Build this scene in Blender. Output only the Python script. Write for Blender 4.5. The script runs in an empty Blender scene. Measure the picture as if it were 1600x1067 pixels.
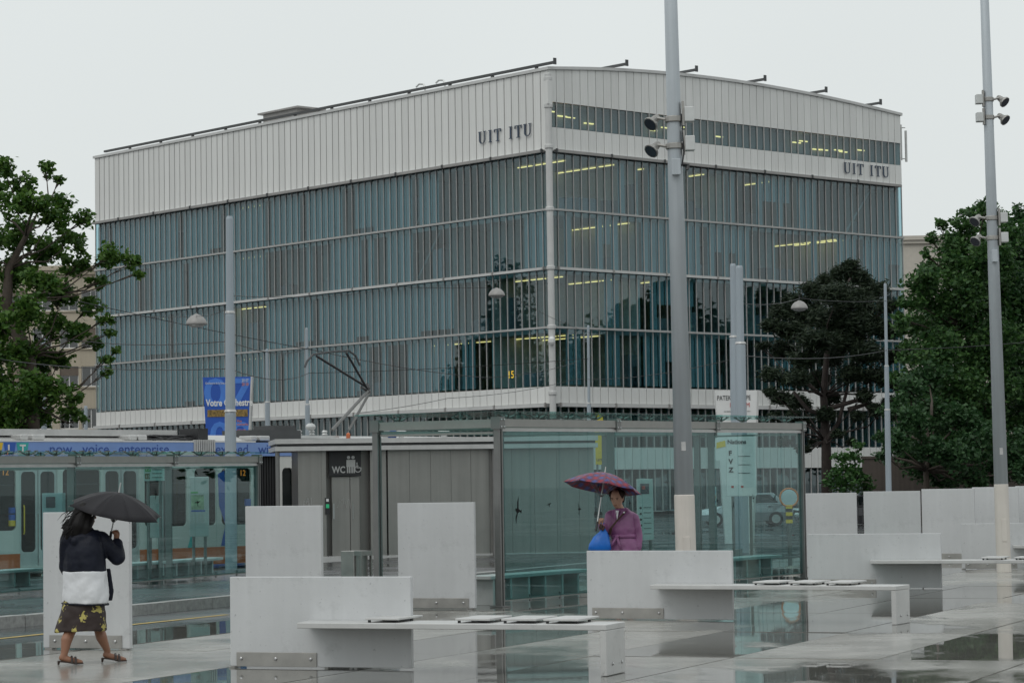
import bpy, math, random
from mathutils import Vector, Matrix
rnd = random.Random(11)
SC = bpy.context.scene
COL = SC.collection
# ------------------------------------------------------------------ camera
FPX, CX, CY, CAMZ = 4000.0, 800.0, 533.5, 1.65
PITCH = math.atan((760.4 - CY) / FPX)
ROLL = 0.0145
_F = Vector((0, math.cos(PITCH), math.sin(PITCH)))
_U0 = Vector((0, -math.sin(PITCH), math.cos(PITCH)))
_R0 = Vector((1, 0, 0))
_R = _R0 * math.cos(ROLL) - _U0 * math.sin(ROLL)
_U = _U0 * math.cos(ROLL) + _R0 * math.sin(ROLL)
EYE = Vector((0, 0, CAMZ))
cam_d = bpy.data.cameras.new("camera")
cam_d.sensor_width = 36.0
cam_d.lens = FPX / 1600 * 36
cam_d.clip_start = 0.5
cam_d.clip_end = 4000
cam = bpy.data.objects.new("camera", cam_d)
COL.objects.link(cam)
mw = Matrix((( _R.x, _U.x, -_F.x, EYE.x), (_R.y, _U.y, -_F.y, EYE.y), (_R.z, _U.z, -_F.z, EYE.z), (0, 0, 0, 1)))
cam.matrix_world = mw
SC.camera = cam
# ------------------------------------------------------------------ sky, sun, exposure
world = bpy.data.worlds.new("World")
SC.world = world
world.use_nodes = True
nt = world.node_tree
nt.nodes.clear()
w_out = nt.nodes.new("ShaderNodeOutputWorld")
w_bg = nt.nodes.new("ShaderNodeBackground")
w_sky = nt.nodes.new("ShaderNodeTexSky")
w_sky.sky_type = 'NISHITA'
w_sky.sun_disc = False
w_sky.sun_elevation = math.radians(52)
w_sky.sun_rotation = math.radians(215)
w_sky.dust_density = 4
w_hs = nt.nodes.new("ShaderNodeHueSaturation")
w_hs.inputs["Saturation"].default_value = 0.12
w_tc = nt.nodes.new("ShaderNodeTexCoord")
w_sep = nt.nodes.new("ShaderNodeSeparateXYZ")
w_map = nt.nodes.new("ShaderNodeMapRange")
w_map.inputs["From Min"].default_value = 0.0
w_map.inputs["From Max"].default_value = 1.0
w_ramp = nt.nodes.new("ShaderNodeMix")
w_ramp.data_type = 'RGBA'
w_ramp.inputs["A"].default_value = (7.5, 7.95, 7.9, 1)     # pale cloud near the horizon
w_ramp.inputs["B"].default_value = (8.9, 9.45, 9.6, 1)    # brighter overhead, as under even cloud
w_noise = nt.nodes.new("ShaderNodeTexNoise")
w_noise.inputs["Scale"].default_value = 1.7
w_noise.inputs["Detail"].default_value = 3
w_nm = nt.nodes.new("ShaderNodeMapRange")
w_nm.inputs["To Min"].default_value = 0.85
w_nm.inputs["To Max"].default_value = 1.15
w_mul = nt.nodes.new("ShaderNodeVectorMath")
w_mul.operation = 'SCALE'
w_mix = nt.nodes.new("ShaderNodeMix")
w_mix.data_type = 'RGBA'
w_mix.inputs["Factor"].default_value = 0.9
L = nt.links.new
L(w_tc.outputs["Generated"], w_sep.inputs[0])
L(w_sep.outputs["Z"], w_map.inputs["Value"])
L(w_map.outputs[0], w_ramp.inputs["Factor"])
L(w_tc.outputs["Generated"], w_noise.inputs["Vector"])
L(w_noise.outputs["Fac"], w_nm.inputs["Value"])
L(w_ramp.outputs["Result"], w_mul.inputs[0])
L(w_nm.outputs[0], w_mul.inputs["Scale"])
L(w_sky.outputs[0], w_hs.inputs["Color"])
L(w_hs.outputs[0], w_mix.inputs["A"])
L(w_mul.outputs[0], w_mix.inputs["B"])
L(w_mix.outputs["Result"], w_bg.inputs["Color"])
w_bg.inputs["Strength"].default_value = 0.1
L(w_bg.outputs[0], w_out.inputs["Surface"])
sun_d = bpy.data.lights.new("sun", 'SUN')
sun_d.energy = 0.6
sun_d.angle = math.radians(40)
sun_d.color = (1.0, 0.97, 0.93)
sun = bpy.data.objects.new("sun", sun_d)
COL.objects.link(sun)
_sd = Vector((math.sin(math.radians(215)) * math.cos(math.radians(52)), math.cos(math.radians(215)) * math.cos(math.radians(52)), math.sin(math.radians(52))))
sun.rotation_euler = (-_sd).to_track_quat('-Z', 'Y').to_euler()
SC.view_settings.view_transform = 'Standard'
SC.view_settings.look = 'None'
SC.view_settings.gamma = 1
SC.view_settings.exposure = 0.0
SC.view_settings.use_curve_mapping = False
SC.render.engine = 'CYCLES'
cy = SC.cycles
cy.max_bounces = 8
cy.diffuse_bounces = 3
cy.glossy_bounces = 4
cy.transmission_bounces = 4
cy.transparent_max_bounces = 20
cy.caustics_reflective = False
cy.caustics_refractive = False
cy.use_denoising = True
cy.sample_clamp_indirect = 4

# ------------------------------------------------------------------ pixel helpers (photo pixels, 1600 x 1067)
def ray(px, py):
    return _F + _R * ((px - CX) / FPX) - _U * ((py - CY) / FPX)
def gp(px, py, z=0.0):                    # where the sight line meets the level z
    d = ray(px, py)
    return EYE + d * ((z - CAMZ) / d.z)
def dp(px, py, Y):                        # where it meets the distance Y
    d = ray(px, py)
    return EYE + d * (Y / d.y)
def wall_hit(px, py, p0, dirx):           # where it meets the upright plane through p0 along dirx: (run, height)
    d = ray(px, py)
    det = d.x * (-dirx.y) + d.y * dirx.x
    bx_, by_ = p0.x - EYE.x, p0.y - EYE.y
    s = (bx_ * (-dirx.y) + by_ * dirx.x) / det
    q = EYE + d * s
    return (q - p0).dot(dirx), q.z
GA = math.radians(-22.6)
A = Vector((math.cos(GA), math.sin(GA), 0))
B = Vector((-math.sin(GA), math.cos(GA), 0))

# ------------------------------------------------------------------ object helpers
def tag(o, label=None, cat=None, group=None, kind=None):
    if label: o["label"] = label
    if cat: o["category"] = cat
    if group: o["group"] = group
    if kind: o["kind"] = kind
    return o
def thing(name, label, cat, loc=(0, 0, 0), rz=0.0, group=None):
    o = bpy.data.objects.new(name, None)
    o.empty_display_size = 0.2
    COL.objects.link(o)
    o.location = loc
    o.rotation_euler = (0, 0, rz)
    return tag(o, label, cat, group)
def put(name, mesh, parent=None, loc=None, rot=None):
    o = bpy.data.objects.new(name, mesh)
    COL.objects.link(o)
    if parent is not None: o.parent = parent
    if loc is not None: o.location = loc
    if rot is not None: o.rotation_euler = rot
    return o

class MB:
    def __init__(s):
        s.v, s.f, s.m = [], [], []
    def add(s, vs, fs, mi=0):
        k = len(s.v)
        s.v += [tuple(p) for p in vs]
        s.f += [tuple(i + k for i in f) for f in fs]
        s.m += [mi] * len(fs)
        return s
    def poly(s, pts, mi=0):
        return s.add(pts, [tuple(range(len(pts)))], mi)
    def box(s, x0, x1, y0, y1, z0, z1, mi=0, M=None):
        vs = [Vector(p) for p in ((x0,y0,z0),(x1,y0,z0),(x1,y1,z0),(x0,y1,z0),(x0,y0,z1),(x1,y0,z1),(x1,y1,z1),(x0,y1,z1))]
        if M is not None: vs = [M @ p for p in vs]
        return s.add(vs, [(0,3,2,1),(4,5,6,7),(0,1,5,4),(1,2,6,5),(2,3,7,6),(3,0,4,7)], mi)
    def beam(s, p, q, w, h, mi=0, up=Vector((0,0,1))):
        p, q = Vector(p), Vector(q)
        d = (q - p); ln = d.length; d.normalize()
        side = d.cross(up)
        if side.length < 1e-4: side = Vector((1,0,0))
        side.normalize(); u2 = side.cross(d)
        vs = []
        for e in (p, q):
            for a, b in ((-1,-1),(1,-1),(1,1),(-1,1)):
                vs.append(e + side * (a * w / 2) + u2 * (b * h / 2))
        return s.add(vs, [(0,1,2,3),(7,6,5,4),(0,4,5,1),(1,5,6,2),(2,6,7,3),(3,7,4,0)], mi)
    def loft(s, rings, mi=0, cap=True):
        n = len(rings[0]); vs = [p for r in rings for p in r]; fs = []
        for i in range(len(rings) - 1):
            for j in range(n):
                fs.append((i*n+j, i*n+(j+1)%n, (i+1)*n+(j+1)%n, (i+1)*n+j))
        if cap:
            fs.append(tuple(range(n))[::-1]); fs.append(tuple((len(rings)-1)*n + j for j in range(n)))
        return s.add(vs, fs, mi)
    def tube(s, pts, r, n=8, mi=0, cap=True):
        pts = [Vector(p) for p in pts]
        if not isinstance(r, (list, tuple)): r = [r] * len(pts)
        rings = []
        ref = None
        for i, p in enumerate(pts):
            d = (pts[min(i+1, len(pts)-1)] - pts[max(i-1, 0)]).normalized()
            if ref is None:
                ref = Vector((0,0,1)) if abs(d.z) < .9 else Vector((1,0,0))
            u = d.cross(ref)
            if u.length < 1e-4: u = d.cross(Vector((0,1,0)))
            u.normalize(); w = u.cross(d).normalized(); ref = w
            rings.append([p + (u * math.cos(2*math.pi*j/n) + w * math.sin(2*math.pi*j/n)) * r[i] for j in range(n)])
        return s.loft(rings, mi, cap)
    def lathe(s, prof, n=16, c=(0,0,0), mi=0, cap=True):
        c = Vector(c)
        rings = [[c + Vector((r*math.cos(2*math.pi*j/n), r*math.sin(2*math.pi*j/n), z)) for j in range(n)] for r, z in prof]
        return s.loft(rings, mi, cap)
    def prism(s, pts, off, mi=0):         # an outline (list of points) pushed along off
        off = Vector(off); n = len(pts)
        vs = [Vector(p) for p in pts] + [Vector(p) + off for p in pts]
        fs = [tuple(range(n))[::-1], tuple(range(n, 2*n))] + [(j, (j+1)%n, n+(j+1)%n, n+j) for j in range(n)]
        return s.add(vs, fs, mi)
    def ball(s, c, rx, ry=None, rz=None, n=12, m=8, mi=0):
        ry = ry or rx; rz = rz or rx; c = Vector(c)
        rings = []
        for i in range(1, m):
            t = math.pi * i / m
            rings.append([c + Vector((rx*math.sin(t)*math.cos(2*math.pi*j/n), ry*math.sin(t)*math.sin(2*math.pi*j/n), -rz*math.cos(t))) for j in range(n)])
        return s.loft(rings, mi, True)
    def mesh(s, name, mats, smooth=False):
        me = bpy.data.meshes.new(name)
        me.from_pydata(s.v, [], s.f)
        for m in (mats if isinstance(mats, (list, tuple)) else [mats]): me.materials.append(m)
        me.polygons.foreach_set("material_index", s.m)
        if smooth: me.polygons.foreach_set("use_smooth", [True] * len(s.f))
        me.update()
        return me
    def build(s, name, mats, parent=None, smooth=False, bevel=0, loc=None, rot=None):
        o = put(name, s.mesh(name, mats, smooth), parent, loc, rot)
        if bevel:
            b = o.modifiers.new("bevel", 'BEVEL'); b.width = bevel; b.segments = 2; b.limit_method = 'ANGLE'
        return o
def copy_tree(o, parent=None):
    c = o.copy(); COL.objects.link(c)
    if parent is not None: c.parent = parent
    for ch in o.children: copy_tree(ch, c)
    return c
def text_part(body, size, m, parent, loc, rot=(math.pi/2,0,0), name="lettering", ext=0.003, sx=1.0, align='LEFT', offset=0.0):
    cu = bpy.data.curves.new(name, 'FONT')
    cu.body = body; cu.size = size; cu.extrude = ext; cu.align_x = align; cu.offset = offset
    cu.resolution_u = 3
    t = bpy.data.objects.new("tmp", cu)
    me = bpy.data.meshes.new_from_object(t)
    bpy.data.objects.remove(t)
    me.materials.clear(); me.materials.append(m)
    o = put(name, me, parent, loc, rot)
    o.scale = (sx, 1, 1)
    return o

# ------------------------------------------------------------------ materials
def nodes_of(name):
    m = bpy.data.materials.new(name); m.use_nodes = True
    t = m.node_tree
    return m, t, t.nodes["Principled BSDF"], t.nodes, t.links.new
def pm(name, col, rough=0.5, metal=0.0, var=0.12, scale=3.0, bump=0.0, bscale=40.0, streak=0.0, objrand=0.0, spec=0.5, coat=0.0, world=False, specks=0.0):
    m, t, p, N, K = nodes_of(name)
    p.inputs["Roughness"].default_value = rough
    p.inputs["Metallic"].default_value = metal
    p.inputs["Specular IOR Level"].default_value = spec
    p.inputs["Coat Weight"].default_value = coat
    tc = N.new("ShaderNodeTexCoord")
    vec = tc.outputs["Object"]
    if world:
        g = N.new("ShaderNodeNewGeometry"); vec = g.outputs["Position"]
    no = N.new("ShaderNodeTexNoise"); no.inputs["Scale"].default_value = scale; no.inputs["Detail"].default_value = 6; no.inputs["Roughness"].default_value = 0.62
    K(vec, no.inputs["Vector"])
    val = no.outputs["Fac"]
    if streak:
        mp = N.new("ShaderNodeMapping"); mp.inputs["Scale"].default_value = (6, 6, 0.25)
        K(vec, mp.inputs["Vector"])
        n2 = N.new("ShaderNodeTexNoise"); n2.inputs["Scale"].default_value = 1.6; n2.inputs["Detail"].default_value = 5
        K(mp.outputs[0], n2.inputs["Vector"])
        mm = N.new("ShaderNodeMix"); mm.inputs["Factor"].default_value = streak
        K(val, mm.inputs["A"]); K(n2.outputs["Fac"], mm.inputs["B"])
        val = mm.outputs["Result"]
    mr = N.new("ShaderNodeMapRange"); mr.inputs["From Min"].default_value = 0.3; mr.inputs["From Max"].default_value = 0.7
    mr.inputs["To Min"].default_value = 1 - var; mr.inputs["To Max"].default_value = 1 + var
    K(val, mr.inputs["Value"])
    fac = mr.outputs[0]
    if objrand:
        oi = N.new("ShaderNodeObjectInfo")
        r2 = N.new("ShaderNodeMapRange"); r2.inputs["To Min"].default_value = 1 - objrand; r2.inputs["To Max"].default_value = 1 + objrand
        K(oi.outputs["Random"], r2.inputs["Value"])
        mu = N.new("ShaderNodeMath"); mu.operation = 'MULTIPLY'
        K(fac, mu.inputs[0]); K(r2.outputs[0], mu.inputs[1]); fac = mu.outputs[0]
    sc = N.new("ShaderNodeVectorMath"); sc.operation = 'SCALE'; sc.inputs[0].default_value = col[:3]
    K(fac, sc.inputs["Scale"]); K(sc.outputs[0], p.inputs["Base Color"])
    if specks:
        ns_ = N.new("ShaderNodeTexNoise"); ns_.inputs["Scale"].default_value = 26; ns_.inputs["Detail"].default_value = 3; K(vec, ns_.inputs["Vector"])
        n4 = N.new("ShaderNodeTexNoise"); n4.inputs["Scale"].default_value = 3.1; n4.inputs["Detail"].default_value = 6; n4.inputs["Roughness"].default_value = .7; K(vec, n4.inputs["Vector"])
        m1 = N.new("ShaderNodeMapRange"); m1.inputs["From Min"].default_value = .66; m1.inputs["From Max"].default_value = .74; m1.inputs["To Min"].default_value = 1; m1.inputs["To Max"].default_value = 1 - specks; K(ns_.outputs["Fac"], m1.inputs["Value"])
        m2 = N.new("ShaderNodeMapRange"); m2.inputs["From Min"].default_value = .55; m2.inputs["From Max"].default_value = .75; m2.inputs["To Min"].default_value = 1; m2.inputs["To Max"].default_value = 1 - specks * .7; K(n4.outputs["Fac"], m2.inputs["Value"])
        mm_ = N.new("ShaderNodeMath"); mm_.operation = 'MULTIPLY'; K(m1.outputs[0], mm_.inputs[0]); K(m2.outputs[0], mm_.inputs[1])
        m3_ = N.new("ShaderNodeMath"); m3_.operation = 'MULTIPLY'; K(mm_.outputs[0], m3_.inputs[0]); K(fac, m3_.inputs[1]); K(m3_.outputs[0], sc.inputs["Scale"])
    rr = N.new("ShaderNodeMapRange"); rr.inputs["To Min"].default_value = max(rough * 0.75, 0.01); rr.inputs["To Max"].default_value = min(rough * 1.3, 1)
    K(no.outputs["Fac"], rr.inputs["Value"]); K(rr.outputs[0], p.inputs["Roughness"])
    if bump:
        nb = N.new("ShaderNodeTexNoise"); nb.inputs["Scale"].default_value = bscale; nb.inputs["Detail"].default_value = 4
        K(vec, nb.inputs["Vector"])
        bp = N.new("ShaderNodeBump"); bp.inputs["Strength"].default_value = bump; bp.inputs["Distance"].default_value = 0.01
        K(nb.outputs["Fac"], bp.inputs["Height"]); K(bp.outputs[0], p.inputs["Normal"])
    return m
def glass(name, tint, refl=0.08, rough=0.0, edge=0.9, wav=0.0):
    m, t, p, N, K = nodes_of(name)
    N.remove(p)
    out = N["Material Output"]
    tr = N.new("ShaderNodeBsdfTransparent"); tr.inputs[0].default_value = (*tint, 1)
    gl = N.new("ShaderNodeBsdfGlossy"); gl.inputs["Roughness"].default_value = rough
    lw = N.new("ShaderNodeLayerWeight"); lw.inputs["Blend"].default_value = 0.5
    pw = N.new("ShaderNodeMath"); pw.operation = 'POWER'; pw.inputs[1].default_value = 5; K(lw.outputs["Facing"], pw.inputs[0])
    mr = N.new("ShaderNodeMapRange")
    mr.inputs["To Min"].default_value = refl; mr.inputs["To Max"].default_value = edge
    K(pw.outputs[0], mr.inputs["Value"])
    mx = N.new("ShaderNodeMixShader")
    K(mr.outputs[0], mx.inputs[0]); K(tr.outputs[0], mx.inputs[1]); K(gl.outputs[0], mx.inputs[2])
    K(mx.outputs[0], out.inputs["Surface"])
    if wav:
        tc = N.new("ShaderNodeTexCoord"); no = N.new("ShaderNodeTexNoise"); no.inputs["Scale"].default_value = 0.9
        K(tc.outputs["Object"], no.inputs["Vector"])
        bp = N.new("ShaderNodeBump"); bp.inputs["Strength"].default_value = wav; bp.inputs["Distance"].default_value = 0.02
        K(no.outputs["Fac"], bp.inputs["Height"]); K(bp.outputs[0], gl.inputs["Normal"])
    return m
def emit(name, col, s):
    m, t, p, N, K = nodes_of(name)
    p.inputs["Base Color"].default_value = (*col, 1)
    p.inputs["Emission Color"].default_value = (*col, 1)
    p.inputs["Emission Strength"].default_value = s
    return m
def leaf_mat(name, c0, c1, trans=0.3, rough=0.5):
    m, t, p, N, K = nodes_of(name)
    g = N.new("ShaderNodeNewGeometry")
    mx = N.new("ShaderNodeMix"); mx.data_type = 'RGBA'
    mx.inputs["A"].default_value = (*c0, 1); mx.inputs["B"].default_value = (*c1, 1)
    K(g.outputs["Random Per Island"], mx.inputs["Factor"])
    K(mx.outputs["Result"], p.inputs["Base Color"])
    p.inputs["Roughness"].default_value = rough
    p.inputs["Specular IOR Level"].default_value = 0.35
    tl = N.new("ShaderNodeBsdfTranslucent"); K(mx.outputs["Result"], tl.inputs[0])
    ms = N.new("ShaderNodeMixShader"); ms.inputs[0].default_value = trans
    K(p.outputs[0], ms.inputs[1]); K(tl.outputs[0], ms.inputs[2])
    K(ms.outputs[0], N["Material Output"].inputs["Surface"])
    return m

def wet_ground(name, dry, wet, puddle_lo, puddle_hi, rough_dry, scale, objrand, bump=0.15):
    """paving with a film of rain: damp areas and standing water with a mirror surface"""
    m, t, p, N, K = nodes_of(name)
    g = N.new("ShaderNodeNewGeometry")
    mp = N.new("ShaderNodeMapping"); mp.inputs["Rotation"].default_value = (0, 0, -GA); mp.inputs["Scale"].default_value = (scale, scale * 0.55, 1)
    K(g.outputs["Position"], mp.inputs["Vector"])
    n1 = N.new("ShaderNodeTexNoise"); n1.inputs["Scale"].default_value = 1.0; n1.inputs["Detail"].default_value = 8; n1.inputs["Roughness"].default_value = 0.58
    K(mp.outputs[0], n1.inputs["Vector"])
    oi = N.new("ShaderNodeObjectInfo")
    r2 = N.new("ShaderNodeMapRange"); r2.inputs["To Min"].default_value = -objrand; r2.inputs["To Max"].default_value = objrand
    K(oi.outputs["Random"], r2.inputs["Value"])
    ad = N.new("ShaderNodeMath"); ad.operation = 'ADD'; K(n1.outputs["Fac"], ad.inputs[0]); K(r2.outputs[0], ad.inputs[1])
    pu = N.new("ShaderNodeMapRange"); pu.interpolation_type = 'SMOOTHSTEP'
    pu.inputs["From Min"].default_value = puddle_lo; pu.inputs["From Max"].default_value = puddle_hi
    K(ad.outputs[0], pu.inputs["Value"])
    n2 = N.new("ShaderNodeTexNoise"); n2.inputs["Scale"].default_value = 2.3; n2.inputs["Detail"].default_value = 8; n2.inputs["Roughness"].default_value = 0.65
    K(g.outputs["Position"], n2.inputs["Vector"])
    v2 = N.new("ShaderNodeMapRange"); v2.inputs["From Min"].default_value = 0.3; v2.inputs["From Max"].default_value = 0.7; v2.inputs["To Min"].default_value = 0.74; v2.inputs["To Max"].default_value = 1.14
    K(n2.outputs["Fac"], v2.inputs["Value"])
    v3 = N.new("ShaderNodeMapRange"); v3.inputs["To Min"].default_value = 0.95; v3.inputs["To Max"].default_value = 1.05
    K(oi.outputs["Random"], v3.inputs["Value"])
    mu = N.new("ShaderNodeMath"); mu.operation = 'MULTIPLY'; K(v2.outputs[0], mu.inputs[0]); K(v3.outputs[0], mu.inputs[1])
    mx = N.new("ShaderNodeMix"); mx.data_type = 'RGBA'; mx.inputs["A"].default_value = (*dry, 1); mx.inputs["B"].default_value = (*wet, 1)
    K(pu.outputs[0], mx.inputs["Factor"])
    sc = N.new("ShaderNodeVectorMath"); sc.operation = 'SCALE'; K(mx.outputs["Result"], sc.inputs[0]); K(mu.outputs[0], sc.inputs["Scale"])
    K(sc.outputs[0], p.inputs["Base Color"])
    # damp film: lower roughness in broad patches even outside the puddles
    n3 = N.new("ShaderNodeTexNoise"); n3.inputs["Scale"].default_value = 0.45; n3.inputs["Detail"].default_value = 3
    K(g.outputs["Position"], n3.inputs["Vector"])
    rd = N.new("ShaderNodeMapRange"); rd.inputs["From Min"].default_value = 0.35; rd.inputs["From Max"].default_value = 0.65
    rd.inputs["To Min"].default_value = rough_dry * 0.4; rd.inputs["To Max"].default_value = rough_dry * 1.2
    K(n3.outputs["Fac"], rd.inputs["Value"])
    rm = N.new("ShaderNodeMix"); K(pu.outputs[0], rm.inputs["Factor"]); K(rd.outputs[0], rm.inputs["A"]); rm.inputs["B"].default_value = 0.015
    K(rm.outputs["Result"], p.inputs["Roughness"])
    nb = N.new("ShaderNodeTexNoise"); nb.inputs["Scale"].default_value = 60; nb.inputs["Detail"].default_value = 4
    K(g.outputs["Position"], nb.inputs["Vector"])
    nw = N.new("ShaderNodeTexNoise"); nw.inputs["Scale"].default_value = 9
    K(g.outputs["Position"], nw.inputs["Vector"])
    inv = N.new("ShaderNodeMapRange"); inv.inputs["To Min"].default_value = bump; inv.inputs["To Max"].default_value = 0.0
    K(pu.outputs[0], inv.inputs["Value"])
    bp = N.new("ShaderNodeBump"); bp.inputs["Distance"].default_value = 0.004
    K(inv.outputs[0], bp.inputs["Strength"]); K(nb.outputs["Fac"], bp.inputs["Height"])
    b2 = N.new("ShaderNodeBump"); b2.inputs["Distance"].default_value = 0.002; b2.inputs["Strength"].default_value = 0.05
    K(nw.outputs["Fac"], b2.inputs["Height"]); K(bp.outputs[0], b2.inputs["Normal"])
    K(b2.outputs[0], p.inputs["Normal"])
    return m

M = {}
M["slab"] = wet_ground("wet_slab", (0.335, 0.327, 0.30), (0.17, 0.168, 0.155), 0.455, 0.535, 0.25, 0.32, 0.13)
M["asphalt"] = wet_ground("wet_asphalt", (0.055, 0.057, 0.06), (0.035, 0.036, 0.038), 0.56, 0.62, 0.3, 0.25, 0.0, 0.5)
M["earth"] = pm("joint_mortar", (0.11, 0.107, 0.1), 0.6, world=True)
M["kerb"] = pm("granite_kerb", (0.27, 0.27, 0.26), 0.45, var=0.3, scale=14, bump=0.3, bscale=120, world=True, objrand=0.12)
M["panel"] = pm("painted_concrete", (0.53, 0.54, 0.545), 0.45, var=0.08, scale=1.6, bump=0.1, bscale=60, streak=0.3, specks=0.3, objrand=0.05)
M["seat"] = pm("cast_bench", (0.51, 0.51, 0.50), 0.4, var=0.08, scale=2.5, bump=0.1, bscale=80, specks=0.25)
M["plate"] = pm("galvanised_plate", (0.36, 0.35, 0.33), 0.45, 0.75, var=0.15, scale=4)
M["steel"] = pm("brushed_steel", (0.30, 0.292, 0.275), 0.38, 0.85, var=0.12, scale=2, streak=0.6)
M["bolt"] = pm("bolt_steel", (0.5, 0.5, 0.5), 0.3, 0.9)
M["beam"] = pm("shelter_beam", (0.30, 0.29, 0.275), 0.42, 0.55, var=0.1, scale=5)
M["post"] = pm("shelter_post", (0.19, 0.19, 0.185), 0.4, 0.5, var=0.1, scale=5)
M["trim"] = pm("pale_trim", (0.5, 0.5, 0.49), 0.4, 0.3)
M["galv"] = pm("galvanised_pole", (0.47, 0.51, 0.54), 0.48, 0.15, var=0.14, scale=2.2, streak=0.7)
M["polepaint"] = pm("blue_grey_pole", (0.34, 0.39, 0.43), 0.45, 0.15, var=0.1, scale=2, streak=0.6)
M["sleeve"] = pm("pale_pole_sleeve", (0.62, 0.58, 0.53), 0.5, var=0.08, scale=3, streak=0.5)
M["clad"] = pm("white_cladding", (0.70, 0.70, 0.68), 0.45, 0.0, var=0.07, scale=0.6, streak=0.6, objrand=0.05)
M["cladback"] = pm("cladding_joint", (0.25, 0.25, 0.25), 0.6)
M["mull"] = pm("mullion_metal", (0.38, 0.38, 0.37), 0.42, 0.0, var=0.08, scale=1)
M["ledge"] = pm("ledge_metal", (0.30, 0.29, 0.28), 0.5, 0.2, var=0.15, scale=1)
M["column"] = pm("column_paint", (0.55, 0.55, 0.54), 0.45, 0.1, var=0.08, scale=1)
M["facade_glass"] = glass("facade_glass", (0.62, 0.79, 0.83), 0.085, 0.0, 0.95, wav=0.05)
M["shelter_glass"] = glass("shelter_glass", (0.63, 0.80, 0.80), 0.03, 0.0, 0.9)
M["roof_glass"] = glass("roof_glass", (0.62, 0.86, 0.83), 0.05, 0.0, 0.55)
M["tram_glass"] = glass("tram_glass", (0.38, 0.44, 0.44), 0.015, 0.0, 0.9)
M["slabint"] = pm("interior_slab", (0.34, 0.34, 0.33), 0.8)
M["wallint"] = pm("interior_wall", (0.52, 0.53, 0.50), 0.8, objrand=0.3)
M["blind"] = pm("fabric_blind", (0.34, 0.41, 0.42), 0.8, var=0.14, scale=1.4, streak=0.7, objrand=0.16)
M["cabinet"] = pm("office_cabinet", (0.16, 0.17, 0.18), 0.7, objrand=0.6)
M["lamp_y"] = emit("fluorescent_tube", (1.0, 0.62, 0.22), 2.1)
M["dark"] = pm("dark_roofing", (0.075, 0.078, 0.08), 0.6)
M["navy_letter"] = pm("letter_navy", (0.03, 0.05, 0.085), 0.4)
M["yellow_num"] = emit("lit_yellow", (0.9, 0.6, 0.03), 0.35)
M["white"] = pm("white_paint", (0.7, 0.7, 0.69), 0.35, var=0.05)
M["black"] = pm("black_plastic", (0.018, 0.018, 0.02), 0.4)
M["tram_white"] = pm("tram_white", (0.62, 0.62, 0.58), 0.25, var=0.06, scale=1.5, streak=0.5, coat=0.3)
M["tram_orange"] = pm("tram_orange", (0.55, 0.13, 0.035), 0.28, var=0.08, coat=0.3)
M["ad_blue"] = pm("tram_ad_blue", (0.19, 0.31, 0.62), 0.35, var=0.05)
M["ad_text"] = pm("ad_text_blue", (0.03, 0.085, 0.33), 0.4)
M["teal"] = pm("teal_print", (0.03, 0.38, 0.36), 0.4)
M["strong_blue"] = pm("strong_blue", (0.02, 0.10, 0.42), 0.4)
M["yellow"] = pm("yellow_paint", (0.72, 0.48, 0.03), 0.45, var=0.1)
M["seatcloth"] = pm("tram_seat", (0.35, 0.10, 0.05), 0.7)
M["rubber"] = pm("rubber", (0.022, 0.022, 0.023), 0.75)
M["banner_blue"] = pm("banner_blue", (0.012, 0.08, 0.40), 0.5, var=0.06)
M["banner_pale"] = pm("banner_pale_blue", (0.055, 0.19, 0.60), 0.5)
M["crowd"] = pm("banner_crowd_print", (0.20, 0.13, 0.035), 0.6, var=0.9, scale=14)
M["orange_print"] = pm("orange_print", (0.70, 0.22, 0.08), 0.5)
M["red_print"] = pm("red_print", (0.5, 0.05, 0.04), 0.5)
M["green_print"] = pm("green_print", (0.04, 0.38, 0.08), 0.5)
M["green_led"] = emit("green_led", (0.03, 0.4, 0.18), 0.2)
M["brown_print"] = pm("brown_print", (0.2, 0.1, 0.03), 0.5)
M["beige"] = pm("beige_render", (0.50, 0.44, 0.345), 0.75, var=0.1, scale=0.7, streak=0.5)
M["beige_far"] = pm("pale_render", (0.52, 0.48, 0.42), 0.75, var=0.06)
M["winglass"] = glass("window_glass", (0.3, 0.33, 0.34), 0.12, 0.0, 0.9)
M["shutter"] = pm("roller_shutter", (0.25, 0.2, 0.16), 0.7, objrand=0.4)
M["bark"] = pm("bark", (0.065, 0.05, 0.038), 0.85, var=0.35, scale=6, bump=0.6, bscale=14)
M["pinebark"] = pm("pine_bark", (0.045, 0.034, 0.03), 0.85, var=0.35, scale=6, bump=0.6, bscale=14)
M["oak_leaf"] = leaf_mat("oak_leaf", (0.03, 0.09, 0.014), (0.10, 0.19, 0.03), 0.35)
M["dense_leaf"] = leaf_mat("dense_leaf", (0.024, 0.075, 0.022), (0.07, 0.15, 0.036), 0.28)
M["dark_leaf"] = leaf_mat("dark_leaf", (0.018, 0.058, 0.02), (0.045, 0.105, 0.034), 0.24)
M["needle"] = leaf_mat("pine_needle", (0.012, 0.026, 0.014), (0.035, 0.055, 0.026), 0.12, 0.6)
M["bush_leaf"] = leaf_mat("bush_leaf", (0.03, 0.09, 0.025), (0.07, 0.16, 0.04), 0.3)
M["garden_wall"] = pm("garden_wall", (0.085, 0.07, 0.06), 0.85, var=0.35, scale=1.2, streak=0.4)
M["car_silver"] = pm("silver_car_paint", (0.40, 0.42, 0.44), 0.25, 0.5, var=0.03, coat=0.6)
M["car_dark"] = pm("dark_car_paint", (0.03, 0.032, 0.036), 0.25, 0.3, var=0.03, coat=0.6)
M["car_glass"] = pm("car_glass", (0.012, 0.016, 0.018), 0.05, spec=0.7)
M["amber"] = emit("amber_lamp", (1.0, 0.28, 0.03), 2.5)
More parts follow.
